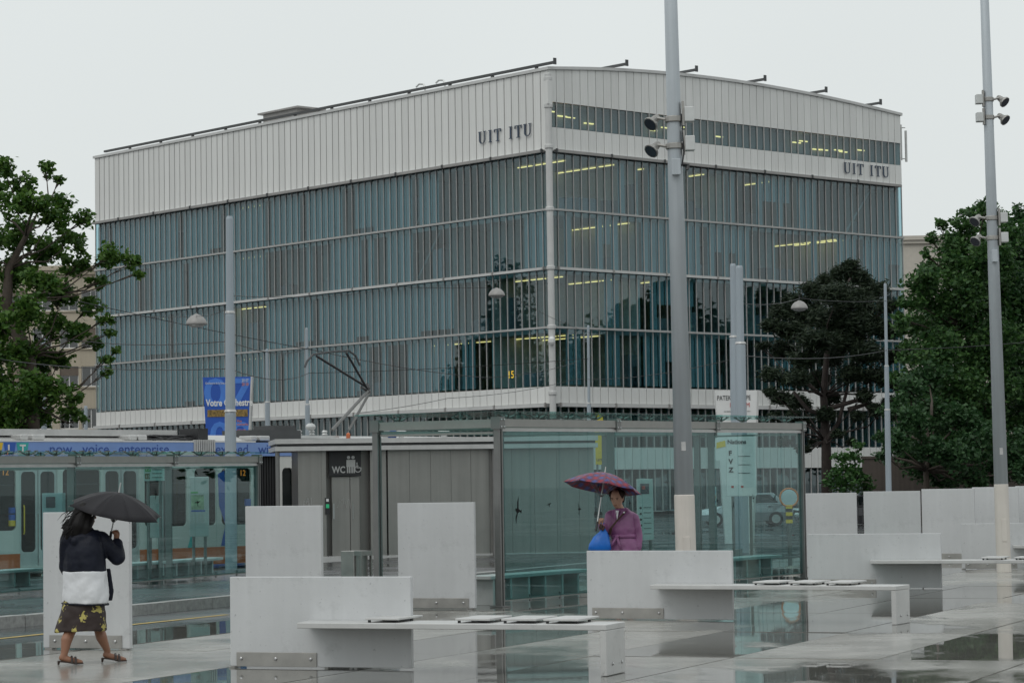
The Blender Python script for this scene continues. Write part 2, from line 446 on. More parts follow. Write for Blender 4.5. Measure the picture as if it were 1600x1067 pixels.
M["redlamp"] = pm("red_lamp", (0.4, 0.02, 0.02), 0.25)
M["mirror"] = pm("mirror", (0.6, 0.65, 0.66), 0.03, 1.0, var=0.02)
M["skin"] = pm("skin", (0.46, 0.27, 0.19), 0.5, var=0.08, scale=9)
M["skin_tan"] = pm("skin_tan", (0.26, 0.125, 0.075), 0.5, var=0.08, scale=9)
M["hair"] = pm("black_hair", (0.008, 0.007, 0.007), 0.42, var=0.3, scale=30, streak=0.5, spec=0.18)
M["hair2"] = pm("dark_brown_hair", (0.022, 0.013, 0.009), 0.5, var=0.3, scale=30, spec=0.18)
M["navy"] = pm("navy_nylon", (0.009, 0.011, 0.02), 0.5, var=0.2, scale=7, bump=0.3, bscale=14, spec=0.18)
M["jwhite"] = pm("white_nylon", (0.66, 0.67, 0.69), 0.45, var=0.06, scale=6, bump=0.45, bscale=9)
M["shoe"] = pm("brown_shoe", (0.035, 0.02, 0.015), 0.35)
M["sole"] = pm("wood_heel", (0.12, 0.065, 0.03), 0.5)
M["umb_black"] = pm("black_umbrella_cloth", (0.022, 0.021, 0.024), 0.6, var=0.15, scale=5, spec=0.18)
M["purple"] = pm("purple_raincoat", (0.21, 0.075, 0.18), 0.42, var=0.16, scale=6, bump=0.45, bscale=10)
M["bag_blue"] = pm("blue_bag_plastic", (0.004, 0.13, 0.52), 0.35, var=0.15, scale=8, bump=0.5, bscale=16)
M["strap"] = pm("brown_strap", (0.045, 0.02, 0.012), 0.6)
M["trouser"] = pm("dark_trousers", (0.02, 0.02, 0.025), 0.7, spec=0.18)
M["umb_blue"] = pm("blue_umbrella_cloth", (0.03, 0.09, 0.45), 0.55, var=0.3, scale=8)
M["amber_led"] = emit("amber_led", (0.8, 0.25, 0.03), 0.5)
M["wire"] = pm("cable", (0.03, 0.032, 0.035), 0.6)
M["paint_y"] = pm("road_yellow", (0.5, 0.34, 0.05), 0.4, var=0.25, scale=8, world=True)
M["paint_w"] = pm("road_white", (0.55, 0.55, 0.52), 0.4, var=0.2, scale=8, world=True)
M["bird"] = pm("black_sticker", (0.006, 0.006, 0.007), 0.6, spec=0.1)
M["map"] = pm("map_print", (0.30, 0.42, 0.25), 0.5, var=0.6, scale=9)
M["screen"] = pm("display_screen", (0.03, 0.035, 0.05), 0.2)
M["alu"] = pm("white_aluminium", (0.55, 0.56, 0.55), 0.35, 0.4)

# skirt print and plaid umbrella
def skirt_mat():
    m, t, p, N, K = nodes_of("printed_skirt")
    tc = N.new("ShaderNodeTexCoord")
    vo = N.new("ShaderNodeTexVoronoi"); vo.inputs["Scale"].default_value = 7.5; vo.inputs["Randomness"].default_value = 0.6
    no = N.new("ShaderNodeTexNoise"); no.inputs["Scale"].default_value = 34; no.inputs["Detail"].default_value = 1
    K(tc.outputs["Object"], vo.inputs["Vector"]); K(tc.outputs["Object"], no.inputs["Vector"])
    ma = N.new("ShaderNodeMath"); ma.operation = 'MULTIPLY_ADD'; ma.inputs[1].default_value = 1.1; ma.inputs[2].default_value = -0.55
    K(no.outputs["Fac"], ma.inputs[0])
    ad = N.new("ShaderNodeMath"); ad.operation = 'ADD'; K(vo.outputs["Distance"], ad.inputs[0]); K(ma.outputs[0], ad.inputs[1])
    st = N.new("ShaderNodeMapRange"); st.inputs["From Min"].default_value = 0.29; st.inputs["From Max"].default_value = 0.33
    K(ad.outputs[0], st.inputs["Value"])
    mx = N.new("ShaderNodeMix"); mx.data_type = 'RGBA'; mx.inputs["A"].default_value = (0.42, 0.36, 0.10, 1); mx.inputs["B"].default_value = (0.022, 0.011, 0.009, 1)
    K(st.outputs[0], mx.inputs["Factor"]); K(mx.outputs["Result"], p.inputs["Base Color"])
    p.inputs["Roughness"].default_value = 0.65
    return m
M["skirt"] = skirt_mat()
def plaid_mat():
    m, t, p, N, K = nodes_of("plaid_umbrella_cloth")
    tc = N.new("ShaderNodeTexCoord"); sp = N.new("ShaderNodeSeparateXYZ"); K(tc.outputs["Object"], sp.inputs[0])
    outs = []
    for ax in ("X", "Y"):
        a = N.new("ShaderNodeMath"); a.operation = 'MULTIPLY'; a.inputs[1].default_value = 58; K(sp.outputs[ax], a.inputs[0])
        s = N.new("ShaderNodeMath"); s.operation = 'SINE'; K(a.outputs[0], s.inputs[0])
        r = N.new("ShaderNodeMapRange"); r.inputs["From Min"].default_value = -0.25; r.inputs["From Max"].default_value = 0.25; K(s.outputs[0], r.inputs["Value"])
        outs.append(r.outputs[0])
    m1 = N.new("ShaderNodeMix"); m1.data_type = 'RGBA'; m1.inputs["A"].default_value = (0.24, 0.014, 0.035, 1); m1.inputs["B"].default_value = (0.11, 0.024, 0.06, 1)
    K(outs[0], m1.inputs["Factor"])
    m2 = N.new("ShaderNodeMix"); m2.data_type = 'RGBA'; m2.inputs["A"].default_value = (0.10, 0.024, 0.065, 1); m2.inputs["B"].default_value = (0.05, 0.06, 0.21, 1)
    K(outs[0], m2.inputs["Factor"])
    m3 = N.new("ShaderNodeMix"); m3.data_type = 'RGBA'; K(outs[1], m3.inputs["Factor"]); K(m1.outputs["Result"], m3.inputs["A"]); K(m2.outputs["Result"], m3.inputs["B"])
    K(m3.outputs["Result"], p.inputs["Base Color"]); p.inputs["Roughness"].default_value = 0.5
    return m
M["plaid"] = plaid_mat()

# ================================================================== GROUND
def proj(p):
    d = Vector(p) - EYE
    z = d.dot(_F)
    if z < 1: return None
    return CX + FPX * d.dot(_R) / z, CY - FPX * d.dot(_U) / z
EDGE_A = -16.05            # where the plaza ends at the tram lane
KERB_A = -18.2
def ab(a, b, z=0.0):
    return A * a + B * b + Vector((0, 0, z))
LOW = -0.2                 # street level beyond the platform
mb = MB()
prof = [(-1500, LOW), (-60, LOW), (-29.5, LOW), (-28, -0.15), (-26.3, -0.02), (EDGE_A + 0.02, -0.02), (EDGE_A + 0.05, -0.06), (3, -0.06), (10, -0.06), (1500, -0.06)]
bs = [-400, 5, 20, 40, 66, 80, 110, 200, 500, 2500]
for i in range(len(prof) - 1):
    for j in range(len(bs) - 1):
        mb.poly([ab(prof[i][0], bs[j], prof[i][1]), ab(prof[i+1][0], bs[j], prof[i+1][1]), ab(prof[i+1][0], bs[j+1], prof[i+1][1]), ab(prof[i][0], bs[j+1], prof[i][1])])
tag(mb.build("ground", M["asphalt"]), kind="structure")
# plaza with its big slabs
PB0, PB1 = 5.0, 66.0
mb = MB()
q = [ab(EDGE_A, PB0, -0.03), ab(34, PB0, -0.03), ab(34, PB1, -0.03), ab(EDGE_A, PB1, -0.03)]
mb.poly(q)
plaza = tag(mb.build("plaza", M["earth"]), kind="structure")
SW, SL = 1.42, 4.1
slab_me = MB().box(0.008, SW - 0.008, 0.009, SL - 0.009, -0.05, 0.0).mesh("paving_slab", M["slab"])
b0 = (gp(1174, 1027) - Vector((0, 0, 0))).dot(B)
b0 -= SL * math.ceil((b0 - PB0) / SL) - SL
na = int((34 - EDGE_A) / SW)
nb_ = int((PB1 - b0) / SL)
count = 0
for j in range(nb_):
    for i in range(na):
        a0, bb = EDGE_A + i * SW, b0 + j * SL
        vis = False
        for u in (0, 0.5, 1):
            for w in (0, 0.5, 1):
                pr = proj(ab(a0 + u * SW, bb + w * SL))
                if pr and -40 < pr[0] < 1640 and pr[1] < 1110: vis = True
        if not vis: continue
        o = put("slab", slab_me, plaza, ab(a0, bb, -rnd.random() * 0.004), (rnd.uniform(-.0009, .0009), rnd.uniform(-.0022, .0022), GA))
        count += 1
# tram platform with a granite kerb
mb = MB()
mb.box(-24.5, KERB_A - 0.2, 0, 58, -0.2, 0.118)
platform = tag(mb.build("tram_platform", M["asphalt"], rot=(0, 0, GA)), kind="structure")
kme = MB().box(0, 0.2, 0.004, 1.196, -0.15, 0.125).mesh("kerb_stone", M["kerb"])
for i in range(48):
    put("kerb_stone", kme, platform, (KERB_A - 0.2 + rnd.uniform(-.004, .004), i * 1.2, rnd.uniform(-.004, .003)))
# yellow and white lines on the lane and the road
def line_mark(p, q, w, m, name="lane_line"):
    mb = MB(); p, q = Vector(p), Vector(q); d = (q - p).normalized(); s = Vector((-d.y, d.x, 0)) * w / 2
    mb.poly([p - s, q - s, q + s, p + s])
    return tag(mb.build(name, m), kind="structure")
ya = gp(30, 993, -0.016); yb_ = gp(280, 968.5, -0.016)
aa = (ya.dot(A) + yb_.dot(A)) / 2
for b_ in (10, 14.2, 18.4, 22.6, 26.8):
    pass
line_mark(ab(aa, ya.dot(B) - 6, -0.014), ab(aa, ya.dot(B) + 0.9, -0.014), 0.1, M["paint_y"])
line_mark(ab(aa, yb_.dot(B) - 1.2, -0.014), ab(aa, yb_.dot(B) + 1.4, -0.014), 0.1, M["paint_y"])
line_mark(ab(aa, yb_.dot(B) + 3.0, -0.014), ab(aa, yb_.dot(B) + 6.4, -0.014), 0.1, M["paint_y"])
for k in range(5):
    p = gp(1040 + k * 14, 884 - k * 7, -0.02) if False else None
for px0, px1, y in ((800, 1000, 858), (1240, 1262, 864), (1238, 1262, 872), (1330, 1460, 842)):
    line_mark(gp(px0, y, -0.054), gp(px1, y - 3, -0.054), 0.14, M["paint_w"] if y != 872 else M["paint_y"], "road_line")

# ================================================================== THE GLASS OFFICE BUILDING
RZB = math.radians(41.4)
c0 = dp(866, 760, 150.0); c0.z = 0
eR = Vector((math.cos(RZB), math.sin(RZB), 0)); eL = Vector((-math.sin(RZB), math.cos(RZB), 0))
LX = wall_hit(1409, 300, c0, eR)[0]
LY = wall_hit(149, 400, c0, eL)[0]
NL, NR = 76, 50
WL, WR = LY / NL, LX / NR
Z = [7.5, 10.97, 14.45, 17.92, 21.4]
ZT = 26.3
GZ = LOW
bld = thing("office_building", "long glass office block with white ribbed top storey lettered UIT ITU", "building", (c0.x, c0.y, GZ), RZB)
OZ = -GZ
def zz(z): return z + OZ
def roof_z(x):               # the gentle barrel of the gable seen over the right front
    u = x / LX
    return ZT + 0.75 * 4 * u * (1 - u) * (1 - 0.25 * (u - 0.5)) - 0.05
# cladding backing and roof
mb = MB()
mb.box(0.06, LX - 0.06, 0.06, LY - 0.06, zz(21.35), zz(22.78))
mb.box(0.06, LX - 0.06, 1.2, LY - 0.06, zz(22.78), zz(24.32))
mb.box(0.06, 0.3, 0.06, 1.2, zz(22.78), zz(24.32))
n = 20
rings = []
for yy in (0.06, LY - 0.06):
    rings.append([(LX * k / n if 0 < k < n else (0.06 if k == 0 else LX - 0.06), yy, zz(roof_z(LX * k / n) - 0.03)) for k in range(n + 1)] + [(LX - 0.06, yy, zz(24.32)), (0.06, yy, zz(24.32))])
mb.loft(rings)
mb.box(0.06, LX - 0.06, 0.06, LY - 0.06, zz(6.5), zz(7.48))
mb.box(0.3, LX - 0.06, 0.06, LY - 0.06, zz(2.62), zz(3.88))
mb.build("backing_wall", M["cladback"], bld)
mb = MB()
rings = []
for yy in (-0.12, LY + 0.1):
    top = [(LX * k / n, yy, zz(roof_z(LX * k / n) + 0.1)) for k in range(n + 1)]
    bot = [(LX * k / n, yy, zz(roof_z(LX * k / n) - 0.08)) for k in range(n, -1, -1)]
    top[0] = (-0.12, yy, top[0][2]); top[-1] = (LX + 0.12, yy, top[-1][2]); bot[0] = (LX + 0.12, yy, bot[0][2]); bot[-1] = (-0.12, yy, bot[-1][2])
    rings.append(top + bot)
mb.loft(rings)
mb.build("roof", M["column"], bld)
# white ribbed panels, one per module
cl = MB().box(-0.02, 0.06, 0.02, WL - 0.02, zz(21.4), zz(ZT - 0.06)).mesh("cladding_panel", M["clad"])
band_l = MB().box(-0.02, 0.06, 0.02, WL - 0.02, zz(6.5), zz(7.5)).mesh("cladding_panel", M["clad"])
for i in range(NL):
    o = put("cladding_panel", cl, bld, (rnd.uniform(-.004, .004), i * WL, 0))
    put("cladding_panel", band_l, bld, (rnd.uniform(-.004, .004), i * WL, 0))
lo_r = MB().box(0.02, WR - 0.02, -0.02, 0.06, zz(21.4), zz(22.8)).mesh("cladding_panel", M["clad"])
band_r = MB().box(0.02, WR - 0.02, -0.02, 0.06, zz(6.5), zz(7.5)).mesh("cladding_panel", M["clad"])
for i in range(NR):
    x0, x1 = i * WR, (i + 1) * WR
    mb = MB()
    mb.prism([(x0 + 0.02, 0.06, zz(24.3)), (x0 + 0.02, 0.06, zz(roof_z(x0) - 0.08)), (x1 - 0.02, 0.06, zz(roof_z(x1) - 0.08)), (x1 - 0.02, 0.06, zz(24.3))], (0, -0.08, 0))
    mb.build("cladding_panel", M["clad"], bld, loc=(0, rnd.uniform(-.004, .004), 0))
    put("cladding_panel", lo_r, bld, (i * WR, rnd.uniform(-.004, .004), 0))
mb = MB()
for i in range(NR):
    mb.box(i * WR + 0.02, (i + 1) * WR - 0.02, -0.02, 0.06, zz(6.5), zz(7.5)); mb.box(i * WR + 0.02, (i + 1) * WR - 0.02, -0.02, 0.06, zz(2.6), zz(3.9))
for i in range(NL):
    mb.box(-0.02, 0.06, i * WL + 0.02, (i + 1) * WL - 0.02, zz(2.6), zz(3.9))
tag(mb.build("base_panel", M["clad"], bld), kind="stuff")
mb = MB()
rib = MB().box(-0.05, 0.0, -0.014, 0.014, zz(21.4), zz(ZT - 0.05)).mesh("cladding_rib", M["mull"])
for i in range(1, NL): put("cladding_rib", rib, bld, (0, i * WL, 0))
# far two fronts, plain
mb = MB(); mb.box(LX - 0.06, LX + 0.02, 0, LY, zz(21.4), zz(ZT)); mb.box(LX - 0.06, LX + 0.02, 0.3, LY, OZ - 0.1, zz(21.4)); mb.box(0.3, LX, LY - 0.06, LY + 0.02, OZ - 0.1, zz(ZT - 0.1))
mb.build("rear_wall", M["clad"], bld)
# glass panes: the 300 nearest the corner are single parts, the rest one mesh
PH = Z[1] - Z[0]
pane_l = MB().box(-0.012, 0.012, -WL / 2 + 0.025, WL / 2 - 0.025, -PH / 2 + 0.04, PH / 2 - 0.04).mesh("pane", M["facade_glass"])
pane_r = MB().box(-WR / 2 + 0.025, WR / 2 - 0.025, -0.012, 0.012, -PH / 2 + 0.04, PH / 2 - 0.04).mesh("pane", M["facade_glass"])
rest = MB()
for k in range(4):
    zc = (Z[k] + Z[k+1]) / 2
    for i in range(NL):
        if i < 39:
            put("pane", pane_l, bld, (0.05, (i + .5) * WL, zz(zc)), (0, rnd.gauss(0, .0022), rnd.gauss(0, .0035)))
        else:
            t_ = rnd.gauss(0, .003)
            rest.box(0.038, 0.062, i * WL + 0.025, (i + 1) * WL - 0.025, zz(Z[k]) + 0.04, zz(Z[k+1]) - 0.04, M=Matrix.Translation((0, (i + .5) * WL, 0)) @ Matrix.Rotation(t_, 4, 'Z') @ Matrix.Translation((0, -(i + .5) * WL, 0)))
    for i in range(NR):
        if i < 36:
            put("pane", pane_r, bld, ((i + .5) * WR, 0.05, zz(zc)), (rnd.gauss(0, .0022), 0, rnd.gauss(0, .0035)))
        else:
            rest.box(i * WR + 0.025, (i + 1) * WR - 0.025, 0.038, 0.062, zz(Z[k]) + 0.04, zz(Z[k+1]) - 0.04)
for i in range(NR):
    rest.box(i * WR + 0.04, (i + 1) * WR - 0.04, 0.038, 0.062, zz(22.84), zz(24.26))
    for za, zb in ((0.1, 2.55), (3.95, 6.45)): rest.box(i * WR + 0.03, (i + 1) * WR - 0.03, 0.09, 0.11, zz(za), zz(zb))
for i in range(NL):
    for za, zb in ((0.1, 2.55), (3.95, 6.45)): rest.box(0.09, 0.11, i * WL + 0.03, (i + 1) * WL - 0.03, zz(za), zz(zb))
tag(rest.build("glazing", M["facade_glass"], bld), kind="stuff")
# mullions, transoms, ledges
mul_l = MB().box(-0.02, 0.05, -0.024, 0.024, zz(7.46), zz(21.4)).mesh("mullion", M["mull"])
mul_r = MB().box(-0.024, 0.024, -0.02, 0.05, zz(7.46), zz(21.4)).mesh("mullion", M["mull"])
for i in range(1, NL + 1): put("mullion", mul_l, bld, (0, i * WL - (0.03 if i == NL else 0), 0))
for i in range(1, NR + 1): put("mullion", mul_r, bld, (i * WR - (0.03 if i == NR else 0), 0, 0))
mb = MB()
for i in range(1, NL):
    mb.box(0.02, 0.14, i * WL - 0.03, i * WL + 0.03, OZ + 0.1, zz(6.48))
for i in range(1, NR):
    mb.box(i * WR - 0.03, i * WR + 0.03, 0.02, 0.14, OZ + 0.1, zz(6.48))
    mb.box(i * WR - 0.035, i * WR + 0.035, -0.015, 0.09, zz(22.8), zz(24.3))
tag(mb.build("window_bar", M["mull"], bld), kind="stuff")
for z in (Z[1], Z[3]):
    MB().box(-0.13, 0.09, 0.2, LY, zz(z) - 0.06, zz(z) + 0.06).build("transom", M["mull"], bld)
    MB().box(0.2, LX, -0.13, 0.09, zz(z) - 0.06, zz(z) + 0.06).build("transom", M["mull"], bld)
for z, hh in ((Z[2], 0.09), (Z[4], 0.1), (6.42, 0.12)):
    k = 0; y = 0.35
    while y < LY - 0.4:
        y1 = min(y + WL * 7, LY)
        mb = MB(); mb.box(-0.30, 0.09, y + 0.03, y1 - 0.03, zz(z) - hh, zz(z) + hh * 0.55, 1); mb.box(-0.27, 0.05, y + 0.04, y1 - 0.04, zz(z) + hh * 0.55, zz(z) + hh * 0.8, 0)
        mb.box(-0.36, -0.24, y - 0.05, y + 0.05, zz(z) - hh * 1.3, zz(z) + hh, 2)
        mb.build("blind_box", [M["mull"], M["column"], M["ledge"]] if z != Z[4] else [M["mull"], M["ledge"], M["dark"]], bld)
        y = y1
    x = 0.35
    while x < LX - 0.4:
        x1 = min(x + WR * 7, LX)
        mb = MB(); mb.box(x + 0.03, x1 - 0.03, -0.30, 0.09, zz(z) - hh, zz(z) + hh * 0.55, 1); mb.box(x + 0.04, x1 - 0.04, -0.27, 0.05, zz(z) + hh * 0.55, zz(z) + hh * 0.8, 0)
        mb.box(x - 0.05, x + 0.05, -0.36, -0.24, zz(z) - hh * 1.3, zz(z) + hh, 2)
        mb.build("blind_box", [M["mull"], M["column"], M["ledge"]] if z != Z[4] else [M["mull"], M["ledge"], M["dark"]], bld)
        x = x1
# corner column
mb = MB(); mb.lathe([(0.2, OZ + 5.6), (0.2, zz(25.9)), (0.13, zz(25.95))], 14, (-0.1, -0.1, 0))
for z in (Z[0] - .4, Z[1], Z[2], Z[3], Z[4] + .2, 24.0, 25.6): mb.lathe([(0.24, zz(z) - 0.12), (0.26, zz(z) - 0.08), (0.26, zz(z) + 0.08), (0.24, zz(z) + 0.12)], 14, (-0.1, -0.1, 0))
col_o = mb.build("corner_column", M["column"], bld, smooth=False)
MB().box(-0.34, 0.02, -0.34, 0.02, zz(24.1), zz(25.5)).build("pipe_cover", M["clad"], col_o)
MB().lathe([(0.12, zz(9.9)), (0.2, zz(10.05)), (0.2, zz(10.25)), (0.08, zz(10.4))], 10, (-0.32, -0.32, 0)).build("corner_camera", M["white"], col_o)
# rails on the roof, running back along the long side
for k, x in enumerate((0.1, 6.0, 12.0, 18.2, 24.0, 29.4)):
    zr = zz(roof_z(x)) + 0.1
    mb = MB(); mb.box(x - 0.1, x + 0.1, -0.5, LY - 1.2, zr + 0.14, zr + 0.28)
    mb.box(x - 0.11, x + 0.11, -0.54, -0.48, zr + 0.08, zr + 0.46)
    for yy in range(1, int(LY) - 1, 4): mb.box(x - 0.06, x + 0.06, yy, yy + 0.2, zr - 0.2, zr + 0.12)
    mb.build("roof_rail", M["dark"], bld)
for px in (645, 676):
    t_, z_ = wall_hit(px, 138, c0, eL)
    MB().tube([(1.0, t_, zz(ZT)), (1.0, t_, zz(ZT + 0.55)), (1.0, t_ + 0.15, zz(ZT + 0.75)), (0.9, t_ + 0.45, zz(ZT + 0.78)), (0.85, t_ + 0.7, zz(ZT + 0.62))], 0.06, 7).build("roof_hook", M["alu"], bld)
t_, z_ = wall_hit(437, 180, c0 + eR * 1.6, eL)
mb = MB(); mb.box(1.6, 3.6, t_ - 1.9, t_ + 1.9, zz(ZT), zz(ZT + 1.0)); mb.box(1.4, 3.8, t_ - 2.3, t_ + 2.3, zz(ZT + 1.0), zz(ZT + 1.12)); mb.build("roof_plant_room", M["ledge"], bld)
mb = MB()
for z in (25.4, 23.3): mb.tube([(LX, 0.3, zz(z)), (LX + 0.5, 0.0, zz(z))], 0.035, 6)
mb.tube([(LX + 0.25, 0.15, zz(23.2)), (LX + 0.25, 0.15, zz(25.6))], 0.06, 6); mb.tube([(LX + 0.55, 0, zz(23.1)), (LX + 0.55, 0, zz(25.2))], 0.09, 6)
mb.build("wall_antenna", M["trim"], bld)
# serif letters UIT ITU on both fronts
def letter(ch):              # outlines in a unit-high box, as boxes and a bowl; returns (shapes, width)
    if ch == "I": return [[(.09,0),(.41,0),(.41,.06),(.09,.06)], [(.185,.06),(.315,.06),(.315,.94),(.185,.94)], [(.09,.94),(.41,.94),(.41,1),(.09,1)]], 0.5
    if ch == "T": return [[(.22,0),(.58,0),(.58,.06),(.22,.06)], [(.335,.06),(.465,.06),(.465,.93),(.335,.93)], [(.02,.93),(.78,.93),(.78,1),(.02,1)], [(.02,.74),(.07,.74),(.11,.93),(.02,.93)], [(.73,.74),(.78,.74),(.78,.93),(.69,.93)]], 0.8
    sh = [[(.0,.95),(.34,.95),(.34,1),(.0,1)], [(.56,.95),(.86,.95),(.86,1),(.56,1)], [(.08,.3),(.22,.3),(.22,.95),(.08,.95)], [(.68,.3),(.75,.3),(.75,.95),(.68,.95)]]
    n_ = 10
    for k in range(n_):
        t0, t1 = math.pi + math.pi * k / n_, math.pi + math.pi * (k + 1) / n_
        def o_(t): return (.415 + .335 * math.cos(t), .3 + .31 * math.sin(t))
        def i_(t): return (.45 + .23 * math.cos(t), .3 + .25 * math.sin(t))
        sh.append([o_(t0), o_(t1), i_(t1), i_(t0)])
    return sh, 0.88
def word_on(front, px_l, px_r, py_base, hgt, words):
    d = eL if front == "L" else eR
    s0, z0 = wall_hit(px_l, py_base, c0, d); s1, _ = wall_hit(px_r, py_base, c0, d)
    z0 += OZ
    total = abs(s1 - s0); sgn = 1 if s1 > s0 else -1
    w_units = 0; items = []
    for wi, w in enumerate(words):
        for ch in w:
            sh, wd = letter(ch); items.append((ch, sh, w_units)); w_units += wd + 0.2
        w_units += 0.62
    w_units -= 0.82
    sc = total / w_units
    for ch, sh, u in items:
        mb = MB()
        for poly in sh:
            if front == "L": mb.prism([(-0.09, s0 + sgn * (u + x) * sc, z0 + y * hgt) for x, y in poly], (-0.05, 0, 0))
            else: mb.prism([(s0 + sgn * (u + x) * sc, -0.09, z0 + y * hgt) for x, y in poly], (0, -0.05, 0))
        mb.build("letter", M["navy_letter"], bld)
word_on("L", 750, 833, 226, 0.74, ("UIT", "ITU"))
word_on("R", 1317, 1387, 271, 0.72, ("UIT", "ITU"))
# yellow 15 of a tram line sign, placed as glowing numerals before the long side
s_, z_ = wall_hit(796, 591, c0, eL)
text_part("15", 0.62, M["yellow_num"], bld, (-0.16, s_, zz(z_)), name="tram_line_number").rotation_euler = Matrix(((0, 0, -1), (-1, 0, 0), (0, 1, 0))).to_euler()
# interior: floors, core, partitions, blinds, cabinets, lamps, braces
for z in (6.75, Z[1], Z[2], Z[3], Z[4], 3.2):
    MB().box(0.45, LX - 0.3, 0.45, LY - 0.3, zz(z) - 0.28, zz(z) + (0.12 if z != 6.75 else 0.4)).build("floor_slab", M["slabint"], bld)
MB().box(9, LX - 7, 9, LY - 6, OZ, zz(21)).build("core_wall", M["wallint"], bld)
MB().box(0.5, LX - 0.5, 2.2, 2.4, zz(22.8), zz(24.3)).build("core_wall", M["wallint"], bld)
for k in range(4):
    z0, z1 = zz(Z[k]) + 0.14, zz(Z[k+1]) - 0.3
    i = 9
    while i < NL - 2:
        MB().box(0.5, 8.9, i * WL - 0.06, i * WL + 0.06, z0, z1).build("partition", M["wallint"], bld)
        i += rnd.choice((6, 8, 10, 12))
    i = 12
    while i < NR - 3:
        MB().box(i * WR - 0.06, i * WR + 0.06, 0.5, 8.9, z0, z1).build("partition", M["wallint"], bld)
        i += rnd.choice((7, 9, 12))
    i = 0
    while i < NL:                               # blinds behind the long side
        run = rnd.choice((1, 2, 3, 5, 7))
        dens = 0.88 if i > 22 else (0.62 if i > 9 else 0.08)
        if rnd.random() < dens:
            drop = rnd.choice((1, 1, 1, 1, 1, 0.9))
            for j in range(i, min(i + run, NL)):
                if rnd.random() < 0.93:
                    MB().box(0.24, 0.26, j * WL + 0.04, (j + 1) * WL - 0.04, z1 - (z1 - z0) * drop, z1).build("blind", M["blind"], bld)
        i += run
    i = 2
    while i < NR:
        run = rnd.choice((1, 2, 3, 4))
        if rnd.random() < (0.62 if k < 2 else 0.5):
            for j in range(i, min(i + run, NR)):
                MB().box(j * WR + 0.04, (j + 1) * WR - 0.04, 0.24, 0.26, z0 if rnd.random() < .7 else (z0 + z1) / 2, z1).build("blind", M["blind"], bld)
        i += run + rnd.choice((0, 1, 3))
    for j in range(8):
        y = rnd.uniform(1, LY - 2); h = rnd.choice((0.75, 0.8, 1.2, 1.9)); MB().box(0.7, 1.3, y, y + rnd.uniform(.5, 1.6), z0, z0 + h).build("cabinet", M["cabinet"], bld)
        x = rnd.uniform(1, LX - 2); h = rnd.choice((0.75, 0.8, 1.2, 1.9)); MB().box(x, x + rnd.uniform(.5, 1.6), 0.7, 1.3, z0, z0 + h).build("cabinet", M["cabinet"], bld)
    for yb in (0.43, 0.87):                      # braces
        y0 = LY * 0.5 * yb + LY * 0.36 * (yb > .5); MB().tube([(0.6, y0 + 2.6, z0 - .1), (0.6, y0, z1 + .1)], 0.07, 6).build("brace", M["mull"], bld)
    MB().tube([(LX - 5.2, 0.6, z0 - .1), (LX - 2.4, 0.6, z1 + .1)], 0.08, 6).build("brace", M["mull"], bld)
lamp_me = MB().box(-0.07, 0.07, 0, 1.25, -0.045, 0).mesh("ceiling_lamp", M["lamp_y"])
def lamps(storey, x, ys, rot=0.0, dz=-0.33):
    for y in ys: put("ceiling_lamp", lamp_me, bld, (x, y, zz(Z[storey + 1]) + dz), (0, 0, rot))
lamps(0, 2.4, [0.8 + 1.5 * k for k in range(10)])
lamps(0, 4.6, [0.8 + 1.5 * k for k in range(4)])
lamps(1, 2.0, [1.2 + 1.5 * k for k in range(3)]); lamps(1, 6.2, [0.9 + 1.5 * k for k in range(3)])
lamps(2, 7.2, [0.8 + 1.5 * k for k in range(8)])
lamps(3, 2.2, [1.0, 2.5, 4.0]); lamps(3, 6.0, [0.8, 2.3, 3.8, 5.3])
lamps(3, 8.2, [1.2, 3.2, 5.2]); lamps(3, 8.9, [1.2, 3.2, 5.2])
lamps(2, 26.2, [0.9, 2.4, 3.9, 5.4]); lamps(2, 26.9, [0.9, 2.4, 3.9]); lamps(3, 20.4, [0.9, 2.3])
lamps(1, 9.5, [0.9]); lamps(1, 24, [1.4, 2.9])
for k in range(4):
    lamps(k, 1.3, [30.3, 31.9], 0.0)
lamps(3, 14.0, [1.0]); lamps(1, 1.8, [43.5])
strip_me = MB().box(0, 0.75, -0.05, 0.05, -0.07, 0).mesh("ceiling_lamp", M["lamp_y"])
for x in (0.4, 1.7, 2.5, 3.9, 8.6, 9.2, 10.3, 11.6, 14.6, 15.4, 17.8, 18.4, 22.2, 22.9, 24.4, 25.0, 25.9, 26.8, 28.6):
    put("ceiling_lamp", strip_me, bld, (x, rnd.uniform(.5, 1.6), zz(rnd.choice((23.5, 23.75, 23.9, 23.3)))))

